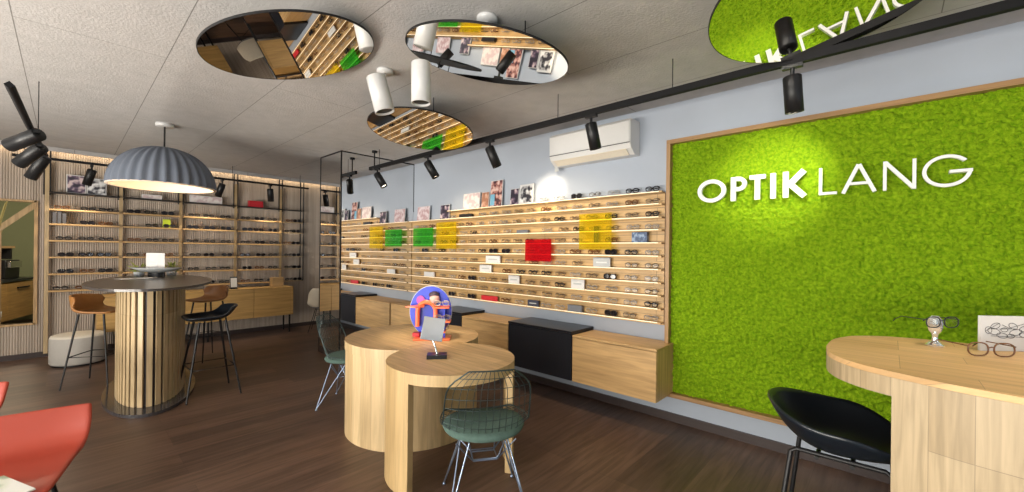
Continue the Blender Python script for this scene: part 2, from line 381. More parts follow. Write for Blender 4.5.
struct(MB().bb(X0, W, YB-.03, YB, 0, .07).build('baseboard_back', 'baseboard'), 'dark baseboard under the cord wall', 'baseboard')
struct(MB().bb(W-.018, W, Y0, 5.5, 0, .072).build('baseboard_right', 'baseboard'), 'dark wooden baseboard of the white wall', 'baseboard')
struct(MB().bb(X0, W, YK, YK+.1, 0, H).build('wall_kitchenette', 'green_wall'), 'sage green wall seen through the opening', 'wall')
# mirrored pier
PX, PY, PE = 2.535, 5.5, 6.17
struct(MB().bb(PX+.012, W, PY+.012, PE, 0, H).build('wall_pier', 'grey_wall'), 'pier at the end of the white wall', 'wall')
def mirror_panel(label, dims, edge, glass, base):
    t = thing('wall_mirror', label, 'mirror', dims[0], 0, 'mirrors cladding the pier')
    MB().bb(*glass).build('glass', 'mirror', t)
    mb = MB()
    for e in edge: mb.bb(*e)
    mb.build('edge_trim', 'black', t)
w = W-PX
mirror_panel('tall wall mirror facing down the room, beside the oak eyewear display', [(PX, PY, 0)],
             [(0, w, -.006, .011, 2.835, 2.85), (-.006, .008, -.008, .011, .0, 2.85), (w-.006, w, -.006, .011, 2.1, 2.85)], (.008, w-.006, 0, .011, .1, 2.835), None)
mirror_panel('narrow side mirror of the pier reflecting the back shelving', [(PX, PY, 0)],
             [(-.006, .011, .011, PE-PY, 2.835, 2.85), (-.006, .011, PE-PY-.008, PE-PY, .0, 2.85)], (0, .011, .012, PE-PY-.008, .1, 2.835), None)
struct(MB().bb(PX-.004, W, PY-.004, PY+.01, 0, .1).bb(PX-.004, PX+.01, PY, PE, 0, .1).build('baseboard_pier', 'baseboard'), 'dark baseboard of the mirrored pier', 'baseboard')
# cove light above the cords
t = thing('cove_light', 'long warm light strip along the ceiling above the cord wall', 'light strip', (X0, YB-.08, 2.80))
MB().bb(0, W-X0, 0, .03, .0, .018).build('led_strip', 'cove', t)
MB().bb(0, W-X0, -.02, -.0, -.005, .05).build('housing', 'ceiling', t)

# ------------------------------------------------------------------ moss panel with sign
t = thing('moss_panel', 'large framed bright green moss panel on the white wall', 'moss panel', (3.6, 1.478, .24))
ya, yb, z0, z1 = -.80, 1.465, .238, 2.50
def L_(x): return x
mb = MB(); fx0, fx1 = 0, .095
MB().bb(fx0, fx1, ya-1.478, yb-1.478, z1-.24-.035, z1-.24).build('frame_rail', 'frame_wood', t); MB().bb(fx0, fx1, ya-1.478, yb-1.478, z0-.24, z0-.24+.035).build('frame_rail', 'frame_wood', t)
MB().bb(fx0, fx1, yb-1.478-.033, yb-1.478, z0-.24+.035, z1-.24-.035).build('frame_post', 'frame_wood_z', t); MB().bb(fx0, fx1, ya-1.478, ya-1.478+.033, z0-.24+.035, z1-.24-.035).build('frame_post', 'frame_wood_z', t)
my0, my1, mz0, mz1 = ya+.03, yb-.03, z0+.03, z1-.03
nu, nv = 320, 320
def mossf(u, v):
    y = my0+(my1-my0)*u; z = mz0+(mz1-mz0)*v
    wy = y+.012*noise.noise(Vector((y*25, z*25, 9))); wz = z+.012*noise.noise(Vector((y*25, z*25, 19)))
    d = noise.voronoi(Vector((wy*36, wz*36, 3.1)))[0][0]
    h = .036*(1-min(1, d*1.3))+.008*noise.noise(Vector((y*9, z*9, 0)))+.010*noise.noise(Vector((y*75, z*75, 5)))-.004
    return (3.665-h-3.6, y-1.478, z-.24)
MB().grid(mossf, nu, nv).build('moss', 'moss', t)
def stroke(mb, u0, z0, u1, z1, w0, th=None):
    """a straight letter stroke from a to b, drawn on the wall plane (u runs right)"""
    x0_ = -.0005*len(mb.f)/6; th = .028+x0_*0
    a = Vector((u0, z0)); b = Vector((u1, z1)); d = (b-a).normalized(); n = Vector((-d.y, d.x))*w0/2
    q = [a+n, a-n, b-n, b+n]
    vs = [(x, -p.x, p.y) for x in (x0_, th-x0_) for p in q]
    mb.add(vs, [(0, 1, 2, 3), (7, 6, 5, 4), (0, 4, 5, 1), (1, 5, 6, 2), (2, 6, 7, 3), (3, 7, 4, 0)])
def sarc(mb, cu, cz, ru, rz, w0, a0, a1, n=40, th=.028):
    full = abs(a1-a0) > 2*PI-.01; vs = []
    for i in range(n+1):
        a = a0+(a1-a0)*i/n
        for x in (0, th):
            for k in (0, 1): vs.append((x, -(cu+(ru-w0*k)*math.cos(a)), cz+(rz-w0*k)*math.sin(a)))
    fs = []
    for i in range(n):
        o_ = i*4; p = o_+4; fs += [(o_, o_+1, p+1, p), (o_+2, p+2, p+3, o_+3), (o_, p, p+2, o_+2), (o_+1, o_+3, p+3, p+1)]
    if not full: fs += [(0, 2, 3, 1), (n*4, n*4+1, n*4+3, n*4+2)]
    mb.add(vs, fs)
hh = .188
def letter(ch, yl, yr):
    w0 = yl-yr; B = .034; T = .0175; mb = MB()
    if ch == 'O': sarc(mb, w0/2, hh/2, w0/2, hh/2, .031, 0, 2*PI)
    if ch == 'P': stroke(mb, B/2, 0, B/2, hh, B); sarc(mb, w0-.058, hh-.056, .058, .056, .030, -PI/2, PI/2, 20); stroke(mb, B, hh-.015, w0-.058, hh-.015, .030); stroke(mb, B, hh-.097, w0-.058, hh-.097, .030)
    if ch == 'T': stroke(mb, w0/2, 0, w0/2, hh-.032, B); stroke(mb, 0, hh-.016, w0, hh-.016, .032)
    if ch == 'I': stroke(mb, w0/2, 0, w0/2, hh, B)
    if ch == 'K': stroke(mb, B/2, 0, B/2, hh, B); stroke(mb, B*1.05, hh*.46, w0-.024, hh, .038); stroke(mb, B*1.15, hh*.54, w0-.02, 0, .038)
    if ch == 'L': stroke(mb, T/2, 0, T/2, hh, T); stroke(mb, T, T/2, w0, T/2, T)
    if ch == 'A': stroke(mb, .011, 0, w0/2-.002, hh, .021); stroke(mb, w0-.011, 0, w0/2+.002, hh, .021); stroke(mb, w0*.22, hh*.33, w0*.78, hh*.33, T)
    if ch == 'N': stroke(mb, T/2, 0, T/2, hh, T); stroke(mb, w0-T/2, 0, w0-T/2, hh, T); stroke(mb, T*.6, hh-.006, w0-T*.6, .006, .021)
    if ch == 'G':
        sarc(mb, w0/2, hh/2, w0/2, hh/2+.003, .0185, R(38), R(352), 44); stroke(mb, w0*.55, hh*.46, w0, hh*.46, T)
    o = mb.build('sign_letter', 'sign_white', None, (3.585, yl, 1.921))
    kind = 'bold' if ch in 'OPTIK' else 'slim'
    tag(o, f'{kind} white raised letter {ch} of the shop name on the green moss panel', 'letter', 'white sign letters on the moss panel')
for ch, a, b in [('O', 1.192, .975), ('P', .938, .826), ('T', .806, .700), ('I', .667, .632), ('K', .587, .435), ('L', .372, .272), ('A', .250, .066), ('N', .037, -.117), ('G', -.143, -.352)]:
    letter(ch, a, b)

# ------------------------------------------------------------------ oak display wall
LZ = [.877, 1.0, 1.117, 1.234, 1.353, 1.474, 1.594, 1.712, 1.827, 1.945, 2.055]
DY0, DY1 = 1.50, 5.49; TOPY = 4.55
t = thing('eyewear_display', 'long oak eyewear display wall of stacked ledges between mirror and moss panel', 'display shelf', (3.69, DY0, .85))
mb = MB()
mb.bb(-.025, 0, 0, DY1-DY0, 0, 2.055-.85-.1); mb.bb(-.025, 0, 0, TOPY-DY0, 2.055-.85-.1, 2.045-.85)
mb.build('back_board', 'display_wood', t)
for i, z in enumerate(LZ):
    L = (TOPY if i == 10 else DY1)-DY0
    mb = MB(); mb.bb(-.085, -.02, 0.0, L, z-.85-.012, z-.85); mb.bb(-.092, -.085, 0.0, L, z-.85-.014, z-.85+.004)
    o = mb.build('ledge', 'display_wood', t, bevel=.0015)
    MB().bb(-.0935, -.0922, .03, L-.01, z-.85-.004, z-.85+.003).build('light_edge', 'shelf_led', o)

# ------------------------------------------------------------------ floating cabinets below
def wall_cabinet(y0, y1, zt, dark, label):
    t = thing('wall_cabinet', label, 'cabinet', (3.30, y0, .262), 0, 'floating cabinets under the eyewear display')
    m = 'black_lacquer' if dark else 'cab_y'; L = y1-y0; h = zt-.262
    MB().bb(.022, .395, .003, L-.003, 0, h-.022).build('body', m if dark else 'cab_z', t, bevel=.001)
    MB().bb(-.006 if dark else 0, .395, 0.001, L-.001, h-.02, h).build('top_board', m, t, bevel=.0015)
    MB().bb(0, .018, .004, L-.004, .002, h-.024).build('door', m, t, bevel=.001)
wall_cabinet(1.405, 2.238, .705, False, 'oak floating cabinet next to the moss panel')
wall_cabinet(2.242, 3.078, .738, True, 'wide black floating cabinet between two oak cabinets')
wall_cabinet(3.082, 3.86, .705, False, 'oak floating cabinet between the two black cabinets')
wall_cabinet(3.864, 4.42, .738, True, 'narrow black floating cabinet behind the blue oval display stand')
wall_cabinet(4.424, 5.485, .705, False, 'oak floating cabinet next to the wall mirror')

# ------------------------------------------------------------------ eyeglasses
def glasses_mb(kind):
    mb = MB(); lens = MB(); rx, rz = (.0265, .02) if kind != 'sun' else (.03, .0245); th = .003 if kind in ('metal', 'clear') else .0048
    for s in (-1, 1):
        c = s*.035; pts = []
        for k in range(14):
            a = 2*PI*k/14; e = .8
            pts.append((c+rx*math.copysign(abs(math.cos(a))**e, math.cos(a)), 0, .026+rz*math.copysign(abs(math.sin(a))**e, math.sin(a))))
        mb.tube(pts, th, 4, True)
        (mb if kind == 'sun' else lens).add(pts, [tuple(range(14))], 1 if kind == 'sun' else 0)
        mb.tube([(s*.062, 0, .036), (s*.066, .004, .036), (s*.066, .012, .036)], th, 4)
        mb.tube([(s*.066, .012, .036), (s*.02, .026+.003*s, .034), (-s*.055, .03+.004*s, .024)], th*.8, 4)
    mb.tube([(-.0085, 0, .031), (0, -.002, .034), (.0085, 0, .031)], th, 4)
    return mb, lens
protos = {}
for k, m in (('metal', 'fr_metal'), ('black', 'fr_black'), ('tortoise', 'fr_tort'), ('clear', 'fr_clear'), ('sun', 'fr_black')):
    mb, lens = glasses_mb(k)
    if k != 'sun': mb.add(lens.v, lens.f, 1)
    me = bpy.data.meshes.new('eyeglasses_'+k); me.from_pydata(mb.v, [], mb.f)
    me.materials.append(M[m]); me.materials.append(M['dark_lens' if k == 'sun' else 'lens'])
    me.polygons.foreach_set('material_index', mb.m); me.update(); protos[k] = me
LOOK = {'metal': 'thin metal', 'black': 'black-rimmed', 'tortoise': 'brown tortoise', 'clear': 'silver-rimmed', 'sun': 'dark'}
ORD = ['first', 'second', 'third', 'fourth', 'fifth', 'sixth', 'seventh', 'eighth', 'ninth', 'tenth', 'eleventh', 'twelfth', 'thirteenth', 'fourteenth', 'fifteenth', 'sixteenth', 'seventeenth', 'eighteenth', 'nineteenth', 'twentieth', 'twenty-first']
def put_glasses(k, loc, rz, label, group):
    nm = 'sunglasses' if k == 'sun' else 'eyeglasses'
    o = bpy.data.objects.new(nm, protos[k]); C.objects.link(o); o.location = loc; o.rotation_euler = (0, 0, rz)
    return tag(o, label, nm, group)
# cards, boxes and photos standing on the ledges: (name, label, category, material, y0, y1, shelf, height)
GX = 3.645
items = [
 ('photo_card', 'dark portrait photo card on the display wall top, left of the pale photo', 'photo', 'photo_dark', 4.56, 4.76, 9, .21),
 ('photo_card', 'pink photo card on the display wall beside the mirror', 'photo', 'photo_pink', 5.02, 5.33, 9, .22),
 ('photo_card', 'wide pale group photo card on top of the display wall', 'photo', 'photo_pale', 3.93, 4.26, 10, .215),
 ('photo_card', 'small brown photo card right of the pale group photo', 'photo', 'photo_brown', 3.76, 3.90, 10, .205),
 ('photo_card', 'tall photo card of two portraits with a light blue corner', 'photo', 'photo_duo', 3.53, 3.74, 10, .335),
 ('photo_card', 'dark portrait photo card left of the white framed photo', 'photo', 'photo_dark', 3.255, 3.39, 10, .2),
 ('photo_card', 'white photo card with dark figures on top of the display wall', 'photo', 'photo_bw', 3.03, 3.245, 10, .235),
]
def photo(name, label, cat, m, y0, y1, sh, h):
    z = LZ[sh]+.001; w0 = y1-y0
    t = thing(name, label, cat, (GX, (y0+y1)/2, z), 0, 'photo cards on the display wall')
    border = .02 if m == 'photo_bw' else .006
    MB().box((0, 0, h/2), (.012, w0, h)).build('card', 'paper', t, rot=(0, R(4), 0), bevel=.001)
    o = MB().box((-.0075, 0, h/2), (.003, w0-2*border, h-2*border)).build('print', m, t, rot=(0, R(4), 0))
    if m == 'photo_duo': MB().box((-.010, w0*.28, h*.27), (.002, w0*.36, h*.42)).build('blue_corner', 'photo_blue', t, rot=(0, R(4), 0))
for a in items: photo(*a)
blocks = []
def block(name, label, cat, m, y0, y1, sh, h, depth=.02, x=3.628, mark=None):
    t = thing(name, label, cat, (x, (y0+y1)/2, LZ[sh]+.0008), 0, 'small cards and boxes on the display ledges')
    MB().box((0, 0, h/2), (depth, y1-y0, h)).build('card', m, t, bevel=.001)
    if mark: MB().box((-depth/2-.001, 0, h*.5), (.0015, (y1-y0)*.62, h*.16)).build('print', mark, t)
    blocks.append((sh, y0, y1))
block('brand_card', 'white card holder on the wall display, upper of the two left ones', 'card', 'paper', 3.53, 3.78, 4, .092, mark='grey_card')
block('brand_card', 'pale grey card holder just below and left of the upper white one', 'card', 'paper', 3.68, 3.89, 3, .092, mark='grey_card')
block('brand_card', 'small white card below and left of the red acrylic sheet', 'card', 'paper', 3.21, 3.38, 2, .098, mark='grey_card')
block('brand_card', 'square white card in the lower middle of the display wall', 'card', 'paper', 2.315, 2.475, 2, .108, mark='grey_card')
block('brand_card', 'pale grey card under the large yellow acrylic sheet', 'card', 'grey_card', 2.02, 2.21, 4, .095, mark='paper')
block('brand_card', 'little white card on the display wall near the mirror', 'card', 'paper', 4.86, 5.1, 2, .07)
block('eyewear_box', 'navy blue printed box on the display ledge near the moss panel', 'box', 'navy', 1.64, 1.79, 6, .098, depth=.035, x=3.625)
block('brand_card', 'black label card on the lowest display ledge left of the grey box', 'card', 'navy2', 2.915, 3.075, 0, .07, mark='grey_card')
block('eyewear_box', 'dark grey box on the lowest display ledge', 'box', 'dgrey_card', 2.335, 2.51, 0, .068, depth=.04, x=3.628)
block('brand_card', 'red card on the lowest display ledge', 'card', 'red_card', 3.57, 3.86, 0, .062, depth=.01)
block('eyewear_case', 'slim black case standing behind the large yellow acrylic sheet', 'case', 'fr_black', 2.165, 2.205, 6, .17, depth=.03, x=3.63)
block('eyewear_case', 'slate blue case lying on an upper display ledge', 'case', 'dgrey_card', 3.08, 3.25, 7, .042, depth=.04, x=3.63)
block('eyewear_case', 'black case on the ledge below the pale group photo', 'case', 'fr_black', 4.05, 4.3, 9, .05, depth=.04, x=3.63)
# tinted acrylic sheets hung in front of the ledges
def acrylic(label, m, y0, y1, z0, z1):
    t = thing('acrylic_sheet', label, 'acrylic sheet', (3.585, (y0+y1)/2, z0), 0, 'tinted acrylic sheets on the display wall')
    MB().box((0, 0, (z1-z0)/2), (.004, y1-y0, z1-z0)).build('sheet', m, t)
    mb = MB()
    for s in (-1, 1): mb.box((.006, s*(y1-y0)*.35, z1-z0-.015), (.014, .012, .008))
    mb.build('clip', 'chrome', t)
acrylic('large yellow translucent acrylic sheet on the display wall', 'acr_yellow', 1.99, 2.36, 1.53, 1.89)
acrylic('red translucent acrylic sheet on the display wall', 'acr_red', 2.72, 3.09, 1.395, 1.64)
acrylic('small yellow translucent acrylic sheet next to the green one', 'acr_yellow', 4.33, 4.77, 1.53, 1.90)
acrylic('green translucent acrylic sheet near the mirror', 'acr_green', 4.85, 5.34, 1.56, 1.83)
rng = random.Random(5)
for i, z in enumerate(LZ):
    top = i == 10; y = 1.60; k = 0
    end = 3.0 if top else 5.40
    while y < end:
        if not any(b[0] == i and b[1]-.08 < y < b[2]+.08 for b in blocks):
            if not (i == 9 and y > 4.5):
                sun = rng.random() < .07
                kd = 'sun' if sun else rng.choice(['metal', 'clear', 'clear', 'tortoise', 'metal', 'clear', 'clear', 'black', 'metal', 'metal'])
                put_glasses(kd, (3.623+rng.uniform(-.003, .003), y, z+.006), -PI/2+rng.uniform(-.08, .08),
                            f"{LOOK[kd]} glasses, {ORD[k]} pair from the moss panel on the {ORD[10-i]} oak ledge down", 'eyeglasses on the oak display wall')
                k += 1
        y += .205+rng.uniform(-.018, .018)

# ------------------------------------------------------------------ back shelving rack
PXs = [-.170, .557, 1.256, 2.010, 2.730, 3.110]
RY = 8.42
t = thing('shelving_rack', 'long oak and black steel shelving rack against the cord wall', 'shelving', (PXs[0], RY, 0))
for i, x in enumerate(PXs):
    lx = x-PXs[0]
    if i < 5: MB().bb(lx-.02, lx+.02, -.02, .0, .05 if i == 0 else .85, 2.62).build('post', 'slat_light', t)
    mb = MB(); mb.tube([(lx-.028, -.01, .9 if i == 5 else 2.2), (lx-.028, -.01, 2.80), (lx-.024, -.01, 2.825), (lx+.024, -.01, 2.825), (lx+.028, -.01, 2.80), (lx+.028, -.01, .9 if i == 5 else 2.2)], .010, 6)
    if i == 5: mb.tube([(lx-.028, -.01, .9), (lx+.028, -.01, .9)], .010, 6)
    mb.build('hanger', 'black', t)
RZ = [.905, 1.135, 1.363, 1.588, 1.812, 2.010, 2.24]
for b in range(5):
    x0, x1 = PXs[b]-PXs[0], PXs[b+1]-PXs[0]
    for j, z in enumerate(RZ):
        if b == 4: MB().bb(x0, x1-.02, -.10, .02, z-.012, z-.002).build('shelf', 'slat_light' if j < 6 else 'black', t)
        else: MB().bb(x0+.02, x1-.02, -.13, .03, z-(.022 if j < 6 else .014), z).build('shelf', 'rack_wood' if j < 6 else 'black', t, bevel=.0015)
BAY = ['leftmost', 'second', 'middle', 'fourth', 'rightmost']
for b in range(5):
    x0, x1 = PXs[b], PXs[b+1]
    n = 3 if b < 4 else 2
    for j, z in enumerate(RZ[:6]):
        for q in range(n):
            if b in (0, 1) and j == 4 and q == 0: continue
            x = x0+.05+(x1-x0-.1)*(q+.5)/n+rng.uniform(-.025, .025)
            kd = rng.choice(['black', 'tortoise', 'black', 'sun', 'sun', 'black'])
            o = put_glasses(kd, (x, RY-.085, z+.004 if b < 4 else z+.003), rng.uniform(-.15, .15),
                        f"{LOOK[kd]} glasses, {ORD[q]} from left, shelf {ORD[5-j]} from top, {BAY[b]} bay of back rack", 'eyeglasses on the back shelving rack')
            o.scale = (1.12, 1.1, 1.0)
def rack_item(name, label, cat, m, x0, x1, z, h, d=.012, mb2=None, y=RY-.06):
    t = thing(name, label, cat, ((x0+x1)/2, y, z+.001), 0)
    MB().box((0, 0, h/2), (x1-x0, d, h)).build('card', 'paper' if mb2 else m, t, bevel=.001)
    if mb2: MB().box((0, -d/2-.001, h/2), (x1-x0-.02, .002, h-.02)).build('print', m, t)
rack_item('photo_card', 'dark portrait photo on top of the leftmost rack bay', 'photo', 'photo_dark', .005, .195, 2.24, .255, mb2=1)
rack_item('photo_card', 'pale photo with dark figure beside the portrait on the rack', 'photo', 'photo_bw', .2, .40, 2.24, .235, mb2=1)
rack_item('photo_card', 'white card on the rack top just right of the pendant lamp cord side', 'photo', 'photo_pale', .78, 1.02, 2.24, .07, mb2=1)
rack_item('photo_card', 'pale card on the rack top under the right edge of the pendant lamp', 'photo', 'photo_pale', 1.36, 1.8, 2.24, .12, mb2=1)
rack_item('eyewear_box', 'red box on top of the back shelving rack', 'box', 'red_card', 2.19, 2.41, 2.24, .11, d=.08)
rack_item('eyewear_case', 'lime green case on a shelf of the second rack bay', 'case', 'lime', 1.03, 1.12, 1.812, .13, d=.05)
for k, (xx, hh2) in enumerate(((-.10, .15), (-.055, .165), (-.01, .14))):
    o = MB().box((0, 0, hh2/2), (.035, .1, hh2)).build('book', 'book_grey', None, (xx, RY-.06, 1.813), bevel=.002)
    tag(o, ['leftmost', 'middle and tallest', 'right'][k]+' grey book standing in the leftmost rack bay', 'book', 'grey books in the leftmost rack bay')
# rail with spots in front of the rack
t = thing('lighting_track', 'thin black light rail in front of the back shelving rack', 'lighting track', (-.45, 7.95, 2.61))
MB().bb(0, 3.5, -.015, .015, 0, .03).build('rail', 'track_black', t)
mb = MB()
for x in (.1, 1.2, 2.3, 3.35): mb.tube([(x, 0, .03), (x, 0, .24)], .004, 6)
mb.build('suspension', 'track_black', t)

# ------------------------------------------------------------------ track spotlights
def make_spot(label, loc, aim, length=.21, r=.047, drop=.085, group='black spotlights on the ceiling track', m='black', name='spotlight', power=0, size=46, col=(1, .84, .62)):
    """loc = where the adapter meets the rail; aim = direction the lamp points"""
    t = thing(name, label, 'spotlight', loc, 0, group)
    a = Vector(aim).normalized()
    piv = Vector((0, 0, -drop))
    mb = MB(); mb.bb(-.016, .016, -.05, .05, -.022, 0); mb.tube([(0, 0, -.02), (0, 0, -drop)], .011, 8); mb.build('adapter', m, t)
    top = piv-a*(length*.1); end = piv+a*length*.9
    mb = MB(); q = a.to_track_quat('Z', 'Y').to_matrix()
    prof = [(.0001, 0), (r*.85, 0), (r, .008), (r, length), (r*.88, length), (r*.84, length-.02), (.0001, length-.02)]
    mb.lathe(prof, 24); mb.v = [tuple(q @ Vector(v)+top) for v in mb.v]; mb.build('lamp_body', m, t)
    mb = MB(); mb.disc((0, 0, 0), r*.82, r*.82, 20); mb.v = [tuple(q @ Vector(v)+top+a*(length-.018)) for v in mb.v]; mb.build('lamp_lens', 'lamp_face', t)
    if power:
        s = spot('lamp_light', Vector(loc)+top+a*(length+.01), Vector(loc)+top+a*3, power, size, .7, col)
        mw = s.matrix_basis.copy(); s.parent = t; s.matrix_basis = Matrix.Translation(-Vector(loc)) @ mw
    return t
TX, TZ = 2.845, 2.60
t = thing('lighting_track', 'long black suspended lighting track along the white wall', 'lighting track', (TX, 5.30, TZ))
MB().bb(-.018, .018, -7.6, 0, 0, .045).build('rail', 'track_black', t)
mb = MB()
for y in (4.95, 2.0, 1.02): mb.tube([(0, y-5.3+.1, .04), (0, y-5.3+.1, H-TZ)], .003, 6)
mb.tube([(0, -.12, .04), (0, -.12, H-TZ)], .009, 8); mb.lathe([(.0001, 0), (.035, 0), (.035, .025), (.0001, .025)], 16, (0, -.12, H-TZ-.025))
mb.build('suspension', 'track_black', t)
SY = [(5.10, 'far-end black track spotlight beside the wall mirror', (.35, -.55, -1), 10),
      (3.96, 'black track spotlight above the dark portrait photo', (.40, -.45, -1), 22),
      (2.93, 'black track spotlight left of the air conditioner', (.30, -.32, -1), 30),
      (1.77, 'black track spotlight in front of the air conditioner', (.2, -.12, -1), 30),
      (.425, 'black track spotlight above the shop name letters', (.12, -.05, -1), 0)]
for y, lab, aim, pw in SY: make_spot(lab, (TX, y, TZ), aim, power=pw, size=60)
def set_aim(): pass
for x, lab in ((.237, 'black spotlight on the back rail over the portrait photo'), (1.71, 'black spotlight on the back rail near the pendant lamp'), (2.41, 'black spotlight on the back rail over the red box')):
    make_spot(lab, (x, 7.95, 2.61), (.15 if x > 2 else -.25, .25, -1), length=.22, r=.048, group='black spotlights on the back rail', power=44, size=95)
# three spots top left
t = thing('lighting_track', 'short black light rail hanging at the far left of the ceiling', 'lighting track', (-.205, 3.42, 2.35))
MB().tube([(0, 0, 0), (.028, 1.1, 0), (.075, 2.4, 0)], .02, 4).build('rail', 'track_black', t)
MB().tube([(.05, 1.72, 0), (.05, 1.72, .5)], .003, 6).build('suspension', 'track_black', t)
for p, q, rr, lab in (((-.143, 4.513, 2.325), (-.292, 4.676, 2.239), .047, 'dark spotlight at the far left, largest and uppermost of three'),
                  ((-.145, 5.107, 2.35), (-.265, 5.237, 2.218), .047, 'dark spotlight at the far left, in the middle of three'),
                  ((-.136, 5.688, 2.325), (-.215, 5.774, 2.159), .045, 'dark spotlight at the far left, lowest of three')):
    P = Vector(p); Q = Vector(q); make_spot(lab, (P.x, P.y, 2.329), (Q-P), length=.235, r=rr, drop=.03, group='spotlights at the far left')
# white ceiling spots
def white_spot(label, loc, top, end, r, power=0, canopy=True):
    t = thing('ceiling_spotlight', label, 'spotlight', loc, 0, 'white cylinder spotlights on the ceiling')
    if canopy:
        mb = MB(); mb.lathe([(.0001, 0), (.058, 0), (.06, -.006), (.06, -.026), (.0001, -.028)], 28); mb.build('canopy', 'lamp_white', t)
    l = Vector(loc); a = (Vector(end)-Vector(top)); ln = a.length; a.normalize(); q = a.to_track_quat('Z', 'Y').to_matrix()
    mb = MB(); mb.tube([(0, 0, -.02), tuple(Vector(top)-l+a*.02)], .01, 8); mb.build('joint', 'lamp_white', t)
    mb = MB(); mb.lathe([(.0001, 0), (r*.93, 0), (r, .006), (r, ln), (r*.9, ln), (r*.86, ln-.015), (.0001, ln-.015)], 28)
    mb.v = [tuple(q @ Vector(v)+Vector(top)-l) for v in mb.v]; mb.build('lamp_body', 'lamp_white', t)
    mb = MB(); mb.disc((0, 0, 0), r*.84, r*.84, 20); mb.v = [tuple(q @ Vector(v)+Vector(top)-l+a*(ln-.013)) for v in mb.v]; mb.build('lamp_lens', 'black', t)
    return t
white_spot('white cylinder spotlight beside the small disc mirror', (1.613, 2.796, H), (1.51, 2.741, 2.752), (1.561, 2.70, 2.50), .07)
white_spot('white cylinder spotlight hanging against the edge of the middle disc mirror', (1.59, 2.30, 2.775), (1.59, 2.30, 2.745), (1.59, 2.295, 2.475), .064, canopy=False)
white_spot('white ceiling spotlight mostly hidden behind the middle disc mirror', (1.636, 1.72, H), (1.66, 1.76, 2.81), (1.69, 1.80, 2.76), .05)

# ------------------------------------------------------------------ disc mirrors under the ceiling
def disc_mirror(label, c, r, n):
    nn = Vector((n[0], n[1], 1)).normalized(); q = nn.to_track_quat('Z', 'Y')
    t = thing('ceiling_mirror', label, 'mirror', c, 0, 'round mirrors under the ceiling', rot=q.to_euler())
    mb = MB(); mb.disc((0, 0, 0), r-.004, r-.004, 96, down=True); mb.build('mirror_glass', 'mirror_warm', t)
    mb = MB(); mb.lathe([(r-.003, -.0005), (r, -.0005), (r, .012), (.0001, .012)], 96, smooth=False); mb.build('backing', 'black', t)
    mb = MB(); qi = q.to_matrix().inverted()
    for a in (30, 150, 270):
        p = Vector((.6*r*math.cos(R(a)), .6*r*math.sin(R(a)), .02)); wz = (q.to_matrix() @ p)+Vector(c); d = H-wz.z
        if d > .005: mb.tube([p, p+qi @ Vector((0, 0, d))], .004, 6)
    mb.build('suspension', 'black', t)
disc_mirror('leftmost round mirror under the ceiling, tilted towards the display wall', (.936, 2.700, 2.712), .484, (-.243, .077))
disc_mirror('middle round mirror under the ceiling, reflecting the photo cards', (1.807, 1.887, 2.72), .512, (.003, -.176))
disc_mirror('farthest and smallest-looking round mirror near the white spotlights', (2.262, 3.255, 2.62), .486, (.118, .032))
disc_mirror('round mirror above the moss panel reflecting the letters', (2.39, .249, 2.69), .477, (.104, .123))

# ------------------------------------------------------------------ air conditioner
t = thing('air_conditioner', 'white split air conditioner high on the wall behind a spotlight', 'air conditioner', (W, 1.76, 2.42))
def prof_ext(mb, prof, y0, y1, mat=0):
    n = len(prof); vs = [(x, y, z) for y in (y0, y1) for x, z in prof]
    mb.add(vs, [tuple(range(n)), tuple(range(n, 2*n))[::-1]]+[(i, n+i, n+(i+1) % n, (i+1) % n) for i in range(n)], mat)
mb = MB(); prof_ext(mb, [(0, 0), (-.10, 0), (-.175, .05), (-.195, .09), (-.2, .30), (-.17, .325), (0, .325)], 0, .93); mb.build('housing', 'white', t, bevel=.006)
mb = MB(); prof_ext(mb, [(-.197, .105), (-.203, .105), (-.208, .29), (-.198, .30)], .01, .92); mb.build('front_panel', 'white', t)
mb = MB(); prof_ext(mb, [(-.115, .004), (-.182, .048), (-.186, .044), (-.118, -.001)], .05, .88); mb.build('air_flap', 'cream', t)
MB().bb(-.199, -.196, .006, .925, .096, .102).build('panel_gap', 'black', t)
MB().bb(-.10, -.097, .88, .93, -.05, 0).build('paper_tag', 'grey_card', t)

# ------------------------------------------------------------------ pendant lamp
LC = (.735, 5.83, 0)
t = thing('pendant_lamp', 'large grey fluted dome pendant lamp over the bar table', 'pendant lamp', (LC[0]-.01, LC[1], 2.16))
prof = []
for i in range(17):
    a = PI/2*i/16; prof.append((max(.0015, .455*math.cos(a)**.92), .43*math.sin(a)))
mb = MB(); mb.lathe(prof, 192, rib=.03, ribn=30); mb.build('lamp_shade', 'felt', t)
prof2 = [(r*.97, z*.97-.004) for r, z in prof]
mb = MB(); mb.lathe(prof2, 96); mb.build('lining', 'felt_in', t)
mb = MB(); mb.lathe([(.455*.97-.004, -.006), (.464, -.006), (.464, .004)], 96); mb.build('rim', 'felt_in', t)
mb = MB(); mb.tube([(0, 0, .43), (0, 0, .69)], .008, 8); mb.build('cord', 'black', t)
mb = MB(); mb.lathe([(.0001, .655), (.075, .655), (.08, .66), (.08, .7), (.0001, .7)], 24); mb.build('canopy', 'lamp_white', t)
mb = MB(); mb.ball((0, 0, .2), .06); mb.tube([(0, 0, .25), (0, 0, .42)], .02, 10); mb.build('bulb', 'lamp_face', t)
l = bpy.data.lights.new('pendant_light', 'POINT'); l.energy = 9; l.color = (1, .8, .56); l.shadow_soft_size = .07
lo = bpy.data.objects.new('pendant_light', l); C.objects.link(lo); lo.parent = t; lo.location = (0, 0, .08)

